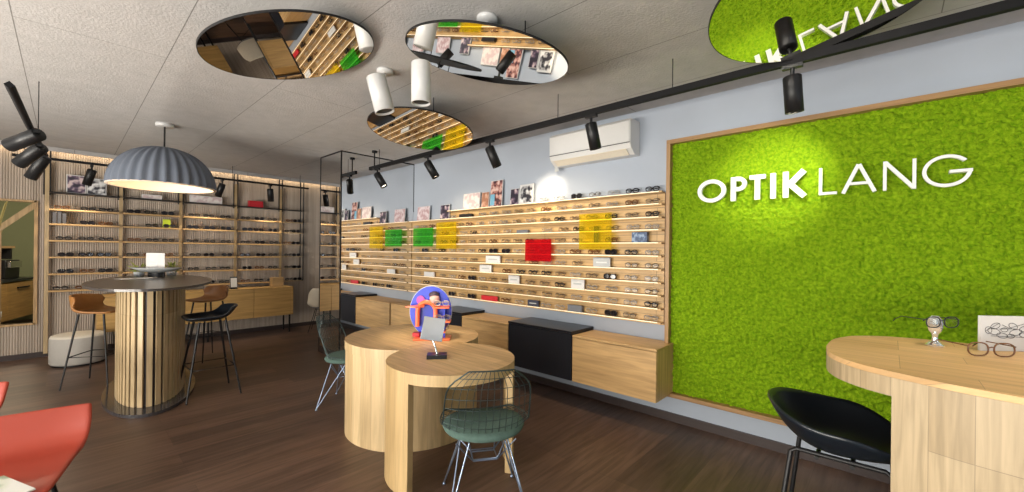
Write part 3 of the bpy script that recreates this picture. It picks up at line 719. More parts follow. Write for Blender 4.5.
# ------------------------------------------------------------------ bar table
TZT = 1.15
t = thing('bar_table', 'tall oval bar table with grey top and slatted timber base', 'table', (.635, 5.80, 0), R(-7.5))
def ell(a, b, n=72, e=1.0): return [(a*math.copysign(abs(math.cos(2*PI*k/n))**e, math.cos(2*PI*k/n)), b*math.copysign(abs(math.sin(2*PI*k/n))**e, math.sin(2*PI*k/n))) for k in range(n)]
MB().prism(ell(.508, 1.21), TZT-.022, TZT).build('table_top', 'slate', t, bevel=.003)
MB().prism(ell(.37, .985), 0, .03).build('plinth', 'plinth', t, bevel=.008)
ba, bbb = .27, .77
MB().prism(ell(ba-.02, bbb-.02), .03, TZT-.022).build('core', 'baseboard', t)
n = 52; per = []; acc = 0; pp = None; fine = ell(ba, bbb, 720)
for p in fine+[fine[0]]:
    if pp is not None: acc += math.dist(p, pp)
    per.append(acc); pp = p
for k in range(n):
    tgt = acc*k/n; i = next(j for j, v in enumerate(per) if v >= tgt) % 720; p = fine[i]; nx, ny = p[0]/ba**2, p[1]/bbb**2
    MB().box((p[0], p[1], (.03+TZT-.022)/2), (.016, .042, TZT-.052), rot=(0, 0, math.atan2(ny, nx))).build('slat', 'slat_light', t)
# things on it
bt = thing('display_dish', 'pale oval dish on a dark foot on the bar table', 'dish', (.745, 6.49, TZT+.001), R(-47))
mb = MB(); prof = [(.0001, .05), (.1, .052), (.2, .075), (.28, .105), (.285, .11), (.2, .085), (.1, .064), (.0001, .062)]
mb.lathe(prof, 48, sy=.55); mb.build('bowl', 'grey_card', bt)
MB().prism(ell(.09, .06), 0, .052).build('foot', 'black', bt)
tc_ = thing('tent_card', 'white folded tent card standing in the oval dish', 'card', (.745, 6.49, TZT+.066), R(-47))
for s in (-1, 1): MB().box((s*.055, 0, .12), (.115, .003, .20), rot=(0, 0, R(-s*14))).build('page', 'paper', tc_)
def plant(label, loc, mat, n=34, h=.19, seed=1, name='leafy_plant', w=.012):
    rg = random.Random(seed); t = thing(name, label, 'plant', loc)
    mb = MB()
    for k in range(n):
        a = rg.uniform(0, 2*PI); r = rg.uniform(.02, .13); z = rg.uniform(.05, h); d = Vector((math.cos(a), math.sin(a), 0)); p = d*.3*r+Vector((0, 0, z*.5)); q = d*r+Vector((0, 0, z)); s = d.cross(Vector((0, 0, 1)))*w
        m_ = (p+q)/2+Vector((0, 0, .01)); mb.add([p, m_+s, q, m_-s], [(0, 1, 2, 3)])
    mb.build('leaves', mat, t)
    MB().lathe([(.0001, 0), (.045, 0), (.055, .05), (.05, .05), (.0001, .045)], 20).build('pot', 'grey_card', t)
plant('yellow-green leafy plant left of the tent card on the bar table', (.62, 6.82, TZT+.001), 'leaf', seed=2)
plant('green leafy plant right of the tent card on the bar table', (.93, 6.80, TZT+.001), 'leaf', seed=3)
for k, (x, y, rz, lb) in enumerate(((.47, 6.2, .3, 'open white leaflet lying on the near end of the bar table'), (.62, 6.25, -.5, 'white leaflet lying in front of the oval dish on the bar table'))):
    o = MB().box((0, 0, .002), (.15, .21, .003)).build('leaflet', 'paper', None, (x, y, TZT), (0, 0, rz)); tag(o, lb, 'leaflet', 'leaflets on the bar table')
    bpy.data.objects  # keep

# ------------------------------------------------------------------ shells for chairs
class Shell:
    """seat-and-back surface: profile points (y, z), half width along it, how far the sides curl up and forward"""
    def __init__(s, prof, hw, cz, cy, pw=2.4): s.p = prof; s.h = hw; s.cz = cz; s.cy = cy; s.pw = pw
    @staticmethod
    def lerp(a, t):
        n = len(a)-1; x = t*n; i = min(n-1, int(x)); f = x-i
        p0 = a[max(0, i-1)]; p1 = a[i]; p2 = a[i+1]; p3 = a[min(n, i+2)]
        def cr(q0, q1, q2, q3): return .5*((2*q1)+(-q0+q2)*f+(2*q0-5*q1+4*q2-q3)*f*f+(-q0+3*q1-3*q2+q3)*f**3)
        if isinstance(p1, tuple): return tuple(cr(*c) for c in zip(p0, p1, p2, p3))
        return cr(p0, p1, p2, p3)
    def at(s, u, t):
        y, z = s.lerp(s.p, t); h = max(.001, s.lerp(s.h, t)); c = abs(u)**s.pw
        return Vector((u*h, y-s.lerp(s.cy, t)*c, z+s.lerp(s.cz, t)*c))
    def mesh(s, nu=20, nv=24): return MB().grid(lambda a, b: s.at(a*2-1, b), nu, nv)

# wire chair
ws = Shell([(-.215, .455), (-.19, .44), (-.08, .405), (.03, .395), (.13, .42), (.185, .51), (.215, .62), (.245, .74), (.262, .835)],
           [.17, .215, .245, .25, .248, .242, .238, .218, .12],
           [.01, .03, .075, .095, .075, .02, 0, 0, 0], [0, 0, 0, .02, .06, .085, .08, .055, .01], 2.2)
def wire_chair(label, loc, rz):
    t = thing('wire_chair', label, 'chair', loc, rz, 'wire chairs at the round tables')
    mb = MB(); nl, nt_ = 13, 15
    for i in range(1, nl): u = -1+2*i/nl; mb.tube([ws.at(u, k/24) for k in range(25)], .0021, 4)
    for j in range(1, nt_): v = j/nt_; mb.tube([ws.at(-1+2*k/16, v) for k in range(17)], .0021, 4)
    mb.build('seat_wires', 'wire', t)
    rim = [ws.at(-1, k/24) for k in range(25)]+[ws.at(-1+2*k/10, 1) for k in range(1, 11)]+[ws.at(1, 1-k/24) for k in range(1, 25)]+[ws.at(1-2*k/10, 0) for k in range(1, 10)]
    mb = MB(); mb.tube(rim, .0045, 6, True); mb.build('rim', 'wire', t)
    mb = MB(); prof = [(.0001, 0), (.19, .0), (.217, .008), (.225, .024), (.215, .042), (.16, .055), (.0001, .06)]
    mb.lathe(prof, 40, (0, -.02, 0), sx=1.06); mb.v = [(x, y, z+.408+.25*(x*x)*1.2+.5*max(0, y-.06)**2) for x, y, z in mb.v]
    mb.build('seat_cushion', 'teal_cushion', t)
    for sx in (-1, 1):
        for sy in (-1, 1):
            f = Vector((sx*.215, sy*.20, .012)); mb = MB()
            mb.tube([(sx*.10, sy*.13-.01, .395), f], .005, 6); mb.tube([(sx*.13, -sy*.02, .392), f], .005, 6)
            mb.lathe([(.0001, -.012), (.011, -.012), (.011, -.004), (.006, .002)], 10, tuple(f)); mb.build('leg', 'wire_blue', t)
    mb = MB()
    for sy in (-1, 1):
        mb.tube([(-.10, sy*.13-.01, .395), (-.07, sy*.06, .27), (.07, sy*.06, .27), (.10, sy*.13-.01, .395)], .0045, 6)
        mb.tube([(-.07, sy*.055, .26), (.07, sy*.055, .26)], .0045, 6)
    for sx in (-1, 1): mb.tube([(sx*.17, -.09, .37), (sx*.07, -.06, .265), (sx*.07, .06, .265), (sx*.17, .09, .385)], .0045, 6)
    mb.build('cross_brace', 'wire_blue', t)
    t.scale = (1.04, 1.04, 1.02)
    return t
# local -Y is the front of a chair
t = None
wc = wire_chair('black wire chair with round teal cushion in front of the nearer round table', (1.725, 1.80, 0), R(180-35))
dup(wc, (1.90, 3.92, 0), R(43), 'wire chair with teal cushion behind the drum table near the wall mirror')

# ------------------------------------------------------------------ round tables
FC, FR = (1.832, 2.247), .44
RC, RR = (2.075, 3.065), .562
t = thing('round_table', 'nearer round oak table with two curved plank legs', 'table', (FC[0], FC[1], 0), 0, 'round oak tables')
MB().prism([(FR*math.cos(2*PI*k/96), FR*math.sin(2*PI*k/96)) for k in range(96)], .692, .76, 0, 1).build('table_top', ['table_top', 'drum_front'], t, bevel=.002)
MB().arcwall(0, 0, FR, .05, R(150), R(195), 0, .692).build('leg', 'drum_front', t, bevel=.002)
MB().arcwall(0, 0, FR, .05, R(-60), R(-26), 0, .692).build('leg', 'drum_front', t, bevel=.002)
t = thing('round_table', 'farther round oak drum table with a crescent top fitting the nearer one', 'table', (RC[0], RC[1], 0), 0, 'round oak tables')
# crescent outline: the disc minus a bite round the nearer table
d = Vector((FC[0]-RC[0], FC[1]-RC[1])); dist = d.length; R2 = FR+.004
aa = (RR*RR-R2*R2+dist*dist)/(2*dist); ha = math.sqrt(RR*RR-aa*aa); base = math.atan2(d.y, d.x); half = math.atan2(ha, aa)
poly = [(RR*math.cos(base+half+(2*PI-2*half)*k/90), RR*math.sin(base+half+(2*PI-2*half)*k/90)) for k in range(91)]
half2 = math.atan2(ha, dist-aa); base2 = base+PI
e0 = math.atan2(poly[-1][1]-d.y, poly[-1][0]-d.x); e1 = math.atan2(poly[0][1]-d.y, poly[0][0]-d.x)
while e1 > e0+PI: e1 -= 2*PI
while e1 < e0-PI: e1 += 2*PI
for k in range(1, 24): a = e0+(e1-e0)*k/24; poly.append((d.x+R2*math.cos(a), d.y+R2*math.sin(a)))
mb = MB(); mb.prism(poly, .6905, .76, 0, 1)
mb.build('table_top', ['table_top', 'drum_rear'], t, bevel=.002)
MB().arcwall(0, 0, RR-.006, .035, 0, 2*PI, 0, .690, 72).build('drum_base', 'drum_rear', t)
MB().prism([( (RR-.010)*math.cos(2*PI*k/72), (RR-.010)*math.sin(2*PI*k/72)) for k in range(72)], .672, .690).build('inner_lid', 'oak_y', t)

# table mirror
t = thing('table_mirror', 'small square tilted table mirror on a black block', 'mirror', (1.747, 2.30, .76), R(-40))
MB().bb(-.068, .068, -.045, .045, 0, .028).build('base', 'black_lacquer', t, bevel=.002)
MB().tube([(.0, .0, .028), (-.03, .012, .12)], .008, 10).build('stem', 'chrome', t)
MB().box((-.03, .02, .195), (.15, .012, .16), rot=(R(-14), R(9), 0)).build('mirror_plate', 'grey_mirror', t, bevel=.002)
# blue oval display stand
t = thing('display_stand', 'blue oval eyewear display stand with orange trays on the drum table', 'display stand', (2.12, 2.86, .761), R(-44))
def vell(mb, cx, cz, rx, rz, y, th, mat=0, n=48):
    vs = [(cx+rx*math.cos(2*PI*k/n), yy, cz+rz*math.sin(2*PI*k/n)) for yy in (y, y+th) for k in range(n)]
    mb.add(vs, [tuple(range(n)), tuple(range(n, 2*n))[::-1]]+[(k, n+k, n+(k+1) % n, (k+1) % n) for k in range(n)], mat)
mb = MB(); vell(mb, -.015, .225, .175, .21, 0, .012); mb.build('oval_panel', 'blue', t, bevel=.002)
mb = MB(); vell(mb, -.015, .225, .180, .215, .012, .004); mb.build('panel_edge', 'paper', t)
mb = MB(); mb.bb(-.14, .16, -.13, .05, 0, .014); mb.build('base', 'orange', t, bevel=.004)
mb = MB(); mb.prism([(-.21, -.10), (-.12, -.14), (-.06, -.10), (-.06, -.02), (-.13, -.01)], .27, .28); mb.build('tray', 'orange', t)
for z, a, b in ((.262, .02, .15), (.145, .03, .16), (.06, .03, .12)): MB().bb(a, b, -.12, 0, z, z+.012).build('tray', 'orange', t, bevel=.002)
mb = MB(); mb.bb(.10, .112, -.07, -.01, .014, .27); mb.build('tray_post', 'blue', t)
mb = MB(); vell(mb, -.10, .32, .035, .038, -.012, .01); mb.build('magenta_disc', 'purple', t)
mb = MB(); mb.ball((.02, -.03, .335), .042, 16, 0, (1, .8, 1.05)); mb.build('head', 'skin_tone', t)
mb = MB(); mb.ball((.015, -.02, .365), .044, 16, 0, (1.05, .85, .7)); mb.build('hair', 'dark_hair', t)
mb = MB(); pts = [(-.045+.075*math.cos(a)-.0, -.03, .23+.075*math.sin(a)) for a in [PI*k/12 for k in range(13)]]
mb.tube([(-.12, -.03, .10)]+pts[::-1]+[(.03, -.03, .10)], .02, 10); mb.build('orange_arch', 'orange', t)
mb = MB(); mb.bb(-.16, -.10, -.05, .02, 0.014, .05); mb.build('foot', 'red_card', t, bevel=.006)
for k, (dx, dz, rr) in enumerate(((.085, .275, 0), (.095, .158, 0), (.08, .073, 0), (-.045, .135, 0))):
    p = Matrix.Rotation(R(-44), 4, 'Z') @ Vector((dx, -.085, 0))
    if k == 3: continue
    put_glasses('clear' if k != 2 else 'metal', (2.12+p.x, 2.86+p.y, .761+dz+.003), R(-44), ['silver-rimmed glasses on the top tray of the blue oval stand', 'silver-rimmed glasses on the middle tray of the blue oval stand', 'thin metal glasses on the lowest tray of the blue oval stand'][k], 'eyeglasses on the blue oval stand')

# ------------------------------------------------------------------ bar stools
bs = Shell([(-.20, .80), (-.17, .79), (-.05, .785), (.08, .785), (.155, .81), (.195, .89), (.22, .985)], [.17, .2, .215, .225, .23, .23, .19],
           [.0, .01, .02, .04, .06, .03, -.02], [0, 0, 0, .02, .06, .12, .12], 2.6)
def brown_stool(label, loc, rz, m):
    t = thing('bar_stool', label, 'stool', loc, rz, 'low-backed stools at the bar table')
    bs.mesh().build('seat_shell', m, t, solid=.022, sub=1)
    for sx in (-1, 1):
        for sy in (-1, 1):
            MB().tube([(sx*.12, sy*.11, .775), (sx*.215, sy*.205, 0)], [.011, .007], 8).build('leg', 'black', t)
    q = [(-.174, -.165, .33), (.174, -.165, .33), (.174, .165, .33), (-.174, .165, .33)]
    MB().tube(q, .006, 6, True).build('footrest', 'black', t)
    return t
b1 = brown_stool('cognac leather bar stool at the left end of the bar table', (.26, 6.42, 0), R(58), 'leather')
b2 = dup(b1, (1.33, 6.85, 0), R(292), 'brown leather bar stool behind the black one at the bar table')
for c in list(b2.children):
    if c.name.startswith('seat_shell'):
        c.data = c.data.copy(); c.data.materials[0] = M['leather_dark']
blk = Shell([(-.215, .80), (-.18, .775), (-.06, .765), (.06, .77), (.14, .80), (.2, .86), (.24, .905)], [.12, .19, .22, .225, .22, .19, .12],
            [.01, .035, .05, .05, .05, .03, 0], [0, 0, 0, .01, .03, .06, .05], 2.2)
t = thing('bar_stool', 'black shell bar stool at the right side of the bar table', 'stool', (1.02, 5.17, 0), R(270), 'low-backed stools at the bar table')
blk.mesh().build('seat_shell', 'shell_black', t, solid=.018, sub=1)
for sx in (-1, 1):
    for sy in (-1, 1): MB().tube([(sx*.12, sy*.11, .76), (sx*.235, sy*.225, 0)], [.012, .008], 8).build('leg', 'black', t)
MB().tube([(-.19, -.18, .30), (.19, -.18, .30), (.19, .18, .30), (-.19, .18, .30)], .006, 6, True).build('footrest', 'black', t)
# near stool at the counter
def scoop(u, v):
    f = 2*PI*u; r = max(.001, v); sn = math.sin(f)
    zr = .833+(.882-.833)*sn*sn if sn > 0 else .833+(.735-.833)*sn*sn
    k = r**2.6
    return (.258*r**.85*math.cos(f), .246*r**.85*sn, .705+(zr-.705)*k)
t = thing('counter_stool', 'glossy black scoop stool at the rounded end of the counter', 'stool', (2.185, .152, 0), .02)
o = MB().grid(scoop, 64, 18).build('seat_shell', 'shell_black', t)
o.modifiers.new('weld', 'WELD').merge_threshold = .0005
d = o.modifiers.new('solid', 'SOLIDIFY'); d.thickness = .012; d.offset = 0
for sx in (-1, 1):
    MB().tube([(sx*.235, -.225, 0), (sx*.155, -.165, .695), (sx*.15, -.145, .708), (sx*.15, .125, .708), (sx*.155, .145, .695), (sx*.235, .225, 0)], .0095, 8).build('leg_frame', 'black', t)
MB().tube([(-.15, -.05, .69), (.15, -.05, .69)], .008, 8).tube([(-.15, .06, .69), (.15, .06, .69)], .008, 8).build('seat_support', 'black', t)
MB().tube([(-.200, -.199, .29), (.200, -.199, .29), (.200, .191, .29), (-.200, .191, .29)], .008, 6, True).build('footrest', 'black', t)

# ------------------------------------------------------------------ counter
CT = 1.10; CH = .085
near = [(1.848, -2.0), (1.848, -.284), (1.872, -.161), (1.905, -.076), (1.949, .022), (1.985, .078), (2.053, .140), (2.138, .180), (2.22, .197), (2.302, .203), (2.459, .197), (2.56, .172), (2.66, .125), (2.74, .04), (2.795, -.09), (2.82, -.25), (2.83, -2.0)]
def smooth_poly(pts, n=6):
    out = []
    for i in range(len(pts)-1):
        for k in range(n):
            out.append(Shell.lerp([tuple(p) for p in pts], (i+k/n)/(len(pts)-1)))
    out.append(pts[-1]); return out
cp = smooth_poly(near[1:-1]); cp = [near[0]]+cp+[near[-1]]; cp = cp[::-1]
t = thing('counter', 'tall oak counter with a rounded top and curved oak side panel', 'counter', (2.33, -.4, 0))
mb = MB(); mb.prism([(x-2.33, y+.4) for x, y in cp], CT-.02, CT); mb.build('worktop', 'counter_top', t, bevel=.002)
mb = MB(); mb.prism([(x-2.33, y+.4) for x, y in cp], CT-CH, CT-.0205); mb.build('edge_band', 'counter_side', t)
side = [p for p in smooth_poly(near[1:-1]) if p[1] < -.005 and p[0] < 2.2][::-1]
side = side+[(1.848, -2.0)]
mb = MB(); n = len(side); nrm = []
for i, p in enumerate(side):
    a = Vector(side[max(0, i-1)]); b = Vector(side[min(n-1, i+1)]); dd = (b-a).normalized(); nn = Vector((-dd.y, dd.x)); nrm.append(Vector(p)+nn*(.05 if nn.x > 0 else -.05))
vs = [(p[0]-2.33, p[1]+.4, z) for z in (0, CT-CH) for p in side]+[(p.x-2.33, p.y+.4, z) for z in (0, CT-CH) for p in nrm]
fs = []
for i in range(n-1): fs += [(i, i+1, n+i+1, n+i), (2*n+i, 3*n+i, 3*n+i+1, 2*n+i+1), (i, 2*n+i, 2*n+i+1, i+1)]
fs += [(0, n, 3*n, 2*n), (n-1, 3*n-1, 4*n-1, 2*n-1)]
mb.add(vs, fs); mb.build('side_panel', 'counter_side', t)
MB().bb(.40, .45, -1.5, .0, 0, CT-CH).build('rear_panel', 'counter_side', t)
# glass head display with eyeglasses
hp = (2.62, -.15)
t = thing('glass_bust', 'small clear glass eyewear holder on the counter', 'eyewear holder', (hp[0], hp[1], CT+.001), R(-47))
MB().lathe([(.0001, 0), (.030, 0), (.031, .006), (.024, .012), (.012, .022), (.009, .04), (.012, .056), (.02, .066), (.024, .08), (.026, .10), (.022, .122), (.012, .134), (.0001, .137)], 14, smooth=False).build('head', 'crystal', t)
MB().add([(0, -.036, .092), (-.006, -.022, .088), (.006, -.022, .088), (0, -.02, .108)], [(0, 1, 3), (0, 3, 2), (0, 2, 1)]).build('nose', 'crystal', t)
def big_glasses(label, loc, rot, m):
    t = thing('eyeglasses', label, 'eyeglasses', loc, 0, 'eyeglasses on the counter', rot=rot)
    for s in (-1, 1):
        c = s*.036; pts = []
        for k in range(24):
            a = 2*PI*k/24; pts.append((c+.028*math.copysign(abs(math.cos(a))**.75, math.cos(a)), -.004*abs(s*0), .021*math.copysign(abs(math.sin(a))**.8, math.sin(a))))
        o = MB().tube(pts, .0022, 6, True).build('rim', m, t)
        MB().add(pts, [tuple(range(24))]).build('lens', 'lens', o)
        MB().tube([(s*.064, 0, .01), (s*.07, .004, .01), (s*.071, .02, .01), (s*.069, .10, .008), (s*.066, .13, -.008), (s*.065, .14, -.018)], .0019, 6).build('temple', m, t)
    MB().tube([(-.009, 0, .004), (0, -.003, .008), (.009, 0, .004)], .0018, 6).build('bridge', m, t)
    return t
rz = R(-47); hv = Matrix.Rotation(rz, 4, 'Z') @ Vector((0, -.031, 0))
big_glasses('dark-rimmed eyeglasses worn by the clear glass holder', (hp[0]+hv.x, hp[1]+hv.y, CT+.112), (0, 0, rz), 'fr_black').scale = (1.1, 1.1, 1.1)
big_glasses('dark eyeglasses lying open on the counter in front of the white card', (2.50, -.300, CT+.031), (0, 0, R(-56)), 'fr_tort').scale = (1.25, 1.25, 1.25)
# white card with a drawing of glasses
t = thing('display_card', 'white card with a line drawing of glasses standing on the counter', 'card', (2.708, -.365, CT+.001), R(-50))
MB().box((.0, 0, .074), (.215, .012, .148)).build('card', 'paper', t, bevel=.001)
mb = MB()
def eloop(cx, cz, rx, rz, an=0):
    pts = []
    for k in range(20):
        a = 2*PI*k/20; x = rx*math.cos(a); z = rz*math.sin(a); pts.append((cx+x*math.cos(an)-z*math.sin(an), -.0068, cz+x*math.sin(an)+z*math.cos(an)))
    mb.tube(pts, .0011, 4, True)
for cx, cz, rx, rz_, an in ((-.045, .100, .018, .011, .4), (-.012, .085, .013, .008, 0), (-.05, .078, .024, .012, -.3), (-.02, .062, .02, .01, -.2), (.02, .1, .017, .011, -.5), (.03, .075, .023, .012, .2), (.012, .06, .014, .008, 0), (.06, .09, .018, .01, .3), (.058, .065, .016, .009, -.3), (-.07, .083, .012, .014, .3)):
    eloop(cx, cz, rx, rz_, an)
for a in (((-.08, .08), (-.03, .112)), ((-.02, .105), (.005, .092)), ((.005, .092), (.075, .115)), ((-.06, .06), (.07, .056)), ((-.03, .088), (.03, .09))):
    mb.tube([(a[0][0], -.0068, a[0][1]), (a[1][0], -.0068, a[1][1])], .001, 4)
mb.v = [(x*1.1, y, z*1.05+.001) for x, y, z in mb.v]; mb.build('line_drawing', 'ink', t)

# ------------------------------------------------------------------ sideboard and things by the back wall
t = thing('sideboard', 'long low oak sideboard on black legs against the back shelving', 'sideboard', (.30, 7.985, 0))
MB().bb(0, 2.52, .02, .38, .315, .80).build('body', 'cab_x', t, bevel=.001)
MB().bb(0, 2.52, 0, .385, .80, .823).build('top_board', 'cab_x', t, bevel=.002)
for k in range(4): MB().bb(.63*k+.003, .63*(k+1)-.003, 0, .018, .318, .797).build('door', 'cab_x', t, bevel=.001)
for x in (.05, 1.26, 2.47):
    for y in (.04, .34): MB().bb(x-.011, x+.011, y-.011, y+.011, 0, .315).build('leg', 'black', t)
t = thing('tablet_stand', 'small pale tablet in a black frame standing on the sideboard', 'tablet', (1.91, 8.06, .824))
MB().box((0, 0, .105), (.10, .012, .2), rot=(R(-10), 0, 0)).build('frame', 'black', t, bevel=.002)
MB().box((0, -.008, .108), (.088, .003, .155), rot=(R(-10), 0, 0)).build('screen', 'screen', t)
MB().bb(-.05, .05, -.04, .05, 0, .012).build('foot', 'black', t)
o = MB().bb(-.09, .09, -.08, .08, 0, .165).build('wooden_box', 'rack_wood', None, (2.59, 8.14, .824), bevel=.003); tag(o, 'small plain wooden box on the right end of the sideboard', 'box')
# pouf
t = thing('pouf', 'pale grey oval pouf beside the cord wall', 'pouf', (.13, 7.715, 0))
MB().lathe([(.0001, .02), (.27, .02), (.285, .04), (.285, .35), (.28, .37)], 48).build('body', 'stone', t)
MB().lathe([(.28, .37), (.27, .39), (.24, .4), (.0001, .402)], 48).build('seat_pad', 'stone_top', t)
MB().lathe([(.0001, 0), (.265, 0), (.265, .02), (.0001, .02)], 48).build('foot_ring', 'black', t)
t.scale = (.92, .92, .95)
# shell chair far right
wsn = Shell([(-.2, .45), (-.17, .44), (-.05, .425), (.08, .425), (.16, .47), (.2, .6), (.225, .72), (.235, .80)], [.18, .21, .225, .23, .225, .21, .19, .13],
            [.01, .03, .06, .08, .08, .04, 0, 0], [0, 0, 0, .02, .06, .08, .06, .03], 2.4)
t = thing('shell_chair', 'cream shell chair with grey seat pad beside the pier at the back', 'chair', (3.22, 7.72, 0), R(150))
wsn.mesh().build('seat_shell', 'cream', t, solid=.014, sub=1)
mb = MB(); mb.lathe([(.0001, 0), (.17, 0), (.19, .012), (.17, .03), (.0001, .035)], 30, (0, -.02, .432)); mb.build('seat_pad', 'grey_cushion', t)
for sx in (-1, 1):
    for sy in (-1, 1): MB().tube([(sx*.09, sy*.1, .425), (sx*.2, sy*.19, 0)], .006, 6).build('leg', 'black', t)
MB().tube([(-.1, -.12, .3), (.1, .12, .3)], .005, 6).tube([(.1, -.12, .3), (-.1, .12, .3)], .005, 6).build('cross_brace', 'black', t)

# ------------------------------------------------------------------ red lounge chairs
rs = Shell([(-.36, .385), (-.33, .41), (-.15, .405), (.05, .39), (.2, .385), (.29, .42), (.335, .50), (.37, .585)], [.31, .335, .35, .36, .375, .385, .39, .385],
           [0, .0, .005, .01, .015, .02, .01, 0], [0, 0, 0, 0, .01, .02, .03, .02], 4)
t = thing('lounge_chair', 'low red lounge chair with a magazine on its seat at the lower left', 'chair', (-.315, 3.155, 0), R(-8), 'red lounge chairs')
rs.mesh(28, 30).build('seat_shell', 'red', t, solid=.022, sub=1)
for sx in (-1, 1):
    for sy in (-1, 1): MB().tube([(sx*.22, sy*.2, .375), (sx*.28, sy*.28, 0)], .011, 8).build('leg', 'black', t)
dup(t, (-.735, 4.2, 0), R(-22), 'low red lounge chair behind the front one, only its rounded back edge showing')
t = thing('magazine', 'open pale magazine lying on the red lounge chair', 'magazine', (-.325, 2.80, .427), R(22))
for s in (-1, 1): MB().box((s*.104, 0, .006), (.208, .28, .006), rot=(0, R(-s*2), 0)).build('page', 'magazine' if s > 0 else 'paper', t)

# ------------------------------------------------------------------ kitchenette behind the opening
t = thing('kitchen_cabinet', 'oak floating kitchen cabinet with black worktop seen through the opening', 'cabinet', (-.40, 12.4, .18))
L = 3.0; dirv = Vector((-.343, -1.1)).normalized(); ang = math.atan2(dirv.y, dirv.x)
t.rotation_euler = (0, 0, ang)
MB().bb(0, L, -.55, 0, 0, .66).build('body', 'cab_x', t)
MB().bb(-.0, L, -.56, .03, .68, .72).build('worktop', 'black_lacquer', t)
for k in range(3):
    dd = MB().bb(1.0*k+.005, 1.0*(k+1)-.005, .001, .02, .005, .655).build('drawer', 'cab_x', t)
    MB().bb(1.0*k+.3, 1.0*k+.7, .02, .045, .55, .575).build('handle', 'black', dd)
tm = Matrix.Translation(t.location) @ Matrix.Rotation(ang, 4, 'Z')
def kpos(a, b, z): return tm @ Vector((a, b, z))
p = kpos(.45, -.28, .722)
t = thing('coffee_machine', 'black coffee machine on the kitchen worktop', 'coffee machine', p, ang)
MB().bb(-.25, .25, -.15, .15, 0, .34).build('body', 'black', t, bevel=.01)
MB().bb(-.2, .2, .15, .2, .2, .32).build('brew_head', 'chrome', t, bevel=.005)
for k in range(6):
    p = kpos(1.15+.2*(k % 3), -.12-.14*(k//3), .722)
    o = MB().lathe([(.0001, 0), (.03, 0), (.042, .10), (.04, .10), (.028, .006), (.0001, .006)], 16).build('glass_cup', 'crystal', None, p)
    tag(o, 'clear drinking glass on the kitchen worktop', 'glass', 'drinking glasses on the kitchen worktop')
t = thing('wall_shelf', 'small oak wall shelf above the kitchen worktop', 'shelf', kpos(.45, -.5, 1.28), ang)
MB().bb(0, 1.3, 0, .4, 0, .04).build('board', 'oak_x', t)
MB().bb(.1, .13, .1, .4, -.2, 0).build('bracket', 'black', t); MB().bb(1.15, 1.18, .1, .4, -.2, 0).build('bracket', 'black', t)
plant('yellow-green trailing plant on the kitchen shelf', kpos(1.3, -.28, 1.322), 'leaf', n=60, h=.3, seed=8, w=.04)
t = thing('vase', 'tall dark vase on the kitchen shelf', 'vase', kpos(.8, -.28, 1.322)); MB().lathe([(.0001, 0), (.05, 0), (.065, .1), (.03, .28), (.035, .36), (.028, .36), (.0001, .2)], 24).build('body', 'leather_dark', t)
rg = random.Random(4); t = thing('pampas_grass', 'pale yellow pampas grass in a pot at the left edge of the opening', 'plant', (-.80, 9.45, 0))
mb = MB()
for k in range(34):
    a = rg.uniform(0, 2*PI); r = rg.uniform(.06, .30); z = rg.uniform(1.7, 2.25); s = Vector((math.cos(a), math.sin(a), 0))
    mb.tube([s*.03+Vector((0, 0, .5)), s*r*.5+Vector((0, 0, z*.75)), s*r+Vector((0, 0, z))], [.004, .02, .006], 5)
mb.build('plumes', 'pampas', t); MB().lathe([(.0001, 0), (.14, 0), (.19, .55), (.17, .55), (.0001, .5)], 24).build('pot', 'grey_card', t)
t = thing('leaning_board', 'pale oak plank leaning diagonally behind the opening', 'board', (-.36, 9.4, 0))
MB().box((-.1, 0, 1.95), (.07, .03, .62), rot=(0, R(42), 0)).tube([(-.27, 0, 1.75), (-.27, 0, 0)], .012, 8).build('plank', 'slat_light', t)

# ------------------------------------------------------------------ light
w_ = bpy.data.worlds.new('world'); sc.world = w_; w_.use_nodes = True
w_.node_tree.nodes['Background'].inputs[0].default_value = (.72, .84, 1, 1); w_.node_tree.nodes['Background'].inputs[1].default_value = 1.0
def area(name, loc, rot, sx, sy, power, col):
    l = bpy.data.lights.new(name, 'AREA'); l.shape = 'RECTANGLE'; l.size = sx; l.size_y = sy; l.energy = power; l.color = col
    o = bpy.data.objects.new(name, l); C.objects.link(o); o.location = loc; o.rotation_euler = rot; return o
area('window_daylight', (0, Y0-.12, 1.5), (R(90), 0, R(180)), 5.6, 2.2, 170, (.84, .92, 1))
area('front_ceiling_fill', (0, Y0-.14, .9), (R(125), 0, R(180)), 5.6, 1.2, 460, (.95, .95, 1))  # added upward-tilted fill that lifts the ceiling brightness
area('side_fill', (X0-.12, 2.2, 1.5), (R(90), 0, R(-90)), 7.0, 2.2, 270, (1, .95, .9))  # added broad fill from the left, outside the added window
area('side_ceiling_fill', (X0-.5, 2.2, .55), (R(125), 0, R(-90)), 7.6, 1.0, 1000, (1, .88, .76))  # added warm uplight fill for the ceiling from the left
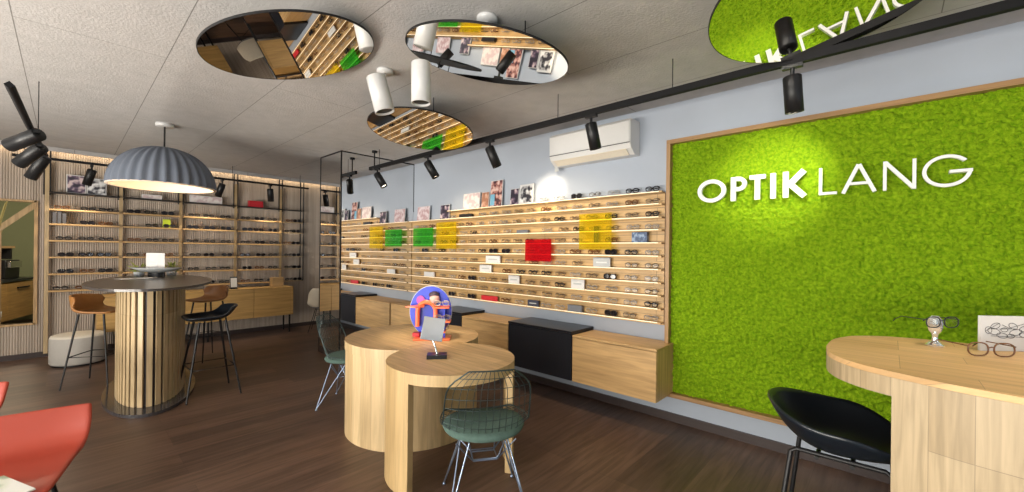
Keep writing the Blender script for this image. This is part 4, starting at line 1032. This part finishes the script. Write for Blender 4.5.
spot('sign_spot', (2.845, .42, 2.33), (3.66, .66, 2.10), 105, 60, .8, (1, .93, .62))
spot('table_spot', (1.563, 2.69, 2.485), (2.12, 2.93, .76), 120, 34, .8, (1, .84, .6), rad=.08)
spot('display_fill_1', (2.83, 2.75, 2.35), (3.68, 2.6, 1.5), 38, 105, .9, (1, .82, .58))  # added wide fill on the ledges, no fixture of its own
spot('display_fill_2', (2.83, 4.1, 2.35), (3.68, 4.2, 1.4), 38, 105, .9, (1, .82, .58))  # second added ledge fill, likewise without a fixture
white_spot('added out-of-view white cylinder spotlight above the counter', (2.3, -.6, H), (2.3, -.6, 2.80), (2.3, -.58, 2.55), .06)  # invented fixture out of view, made to hold the counter fill
spot('counter_fill', (2.3, -.58, 2.54), (2.33, -.25, 1.1), 58, 90, .8, (1, .86, .64), rad=.08)  # added downlight to brighten the worktop
spot('tabletop_spot', (1.59, 2.294, 2.46), (1.85, 2.35, .76), 28, 60, .8, (1, .86, .64), rad=.06)
spot('wall_accent_spot', (2.845, 2.35, 2.50), (3.69, 2.83, 2.15), 110, 30, .8, (1, .82, .58))
l = bpy.data.lights.new('kitchen_fill', 'POINT'); l.energy = 90; l.color = (1, .85, .6); l.shadow_soft_size = .2  # added fill to brighten the kitchenette, no lamp modelled
lo = bpy.data.objects.new('kitchen_fill', l); C.objects.link(lo); lo.location = (-.35, 10.2, 2.45); l.energy = 150

# ------------------------------------------------------------------ camera
cam = bpy.data.cameras.new('camera'); co = bpy.data.objects.new('camera', cam); C.objects.link(co)
cam.sensor_width = 36; cam.lens = 411/1024*36; cam.shift_y = 5.55/1024; cam.clip_start = .05
co.matrix_world = Matrix.Translation((0, 0, 1.5)) @ Matrix.Rotation(-R(47.4), 4, 'Z') @ Matrix.Rotation(PI/2, 4, 'X') @ Matrix.Rotation(.011, 4, 'Z')
sc.camera = co
sc.view_settings.view_transform = 'Standard'; sc.view_settings.look = 'None'; sc.view_settings.gamma = 1; sc.view_settings.use_curve_mapping = False
sc.view_settings.exposure = -0.2
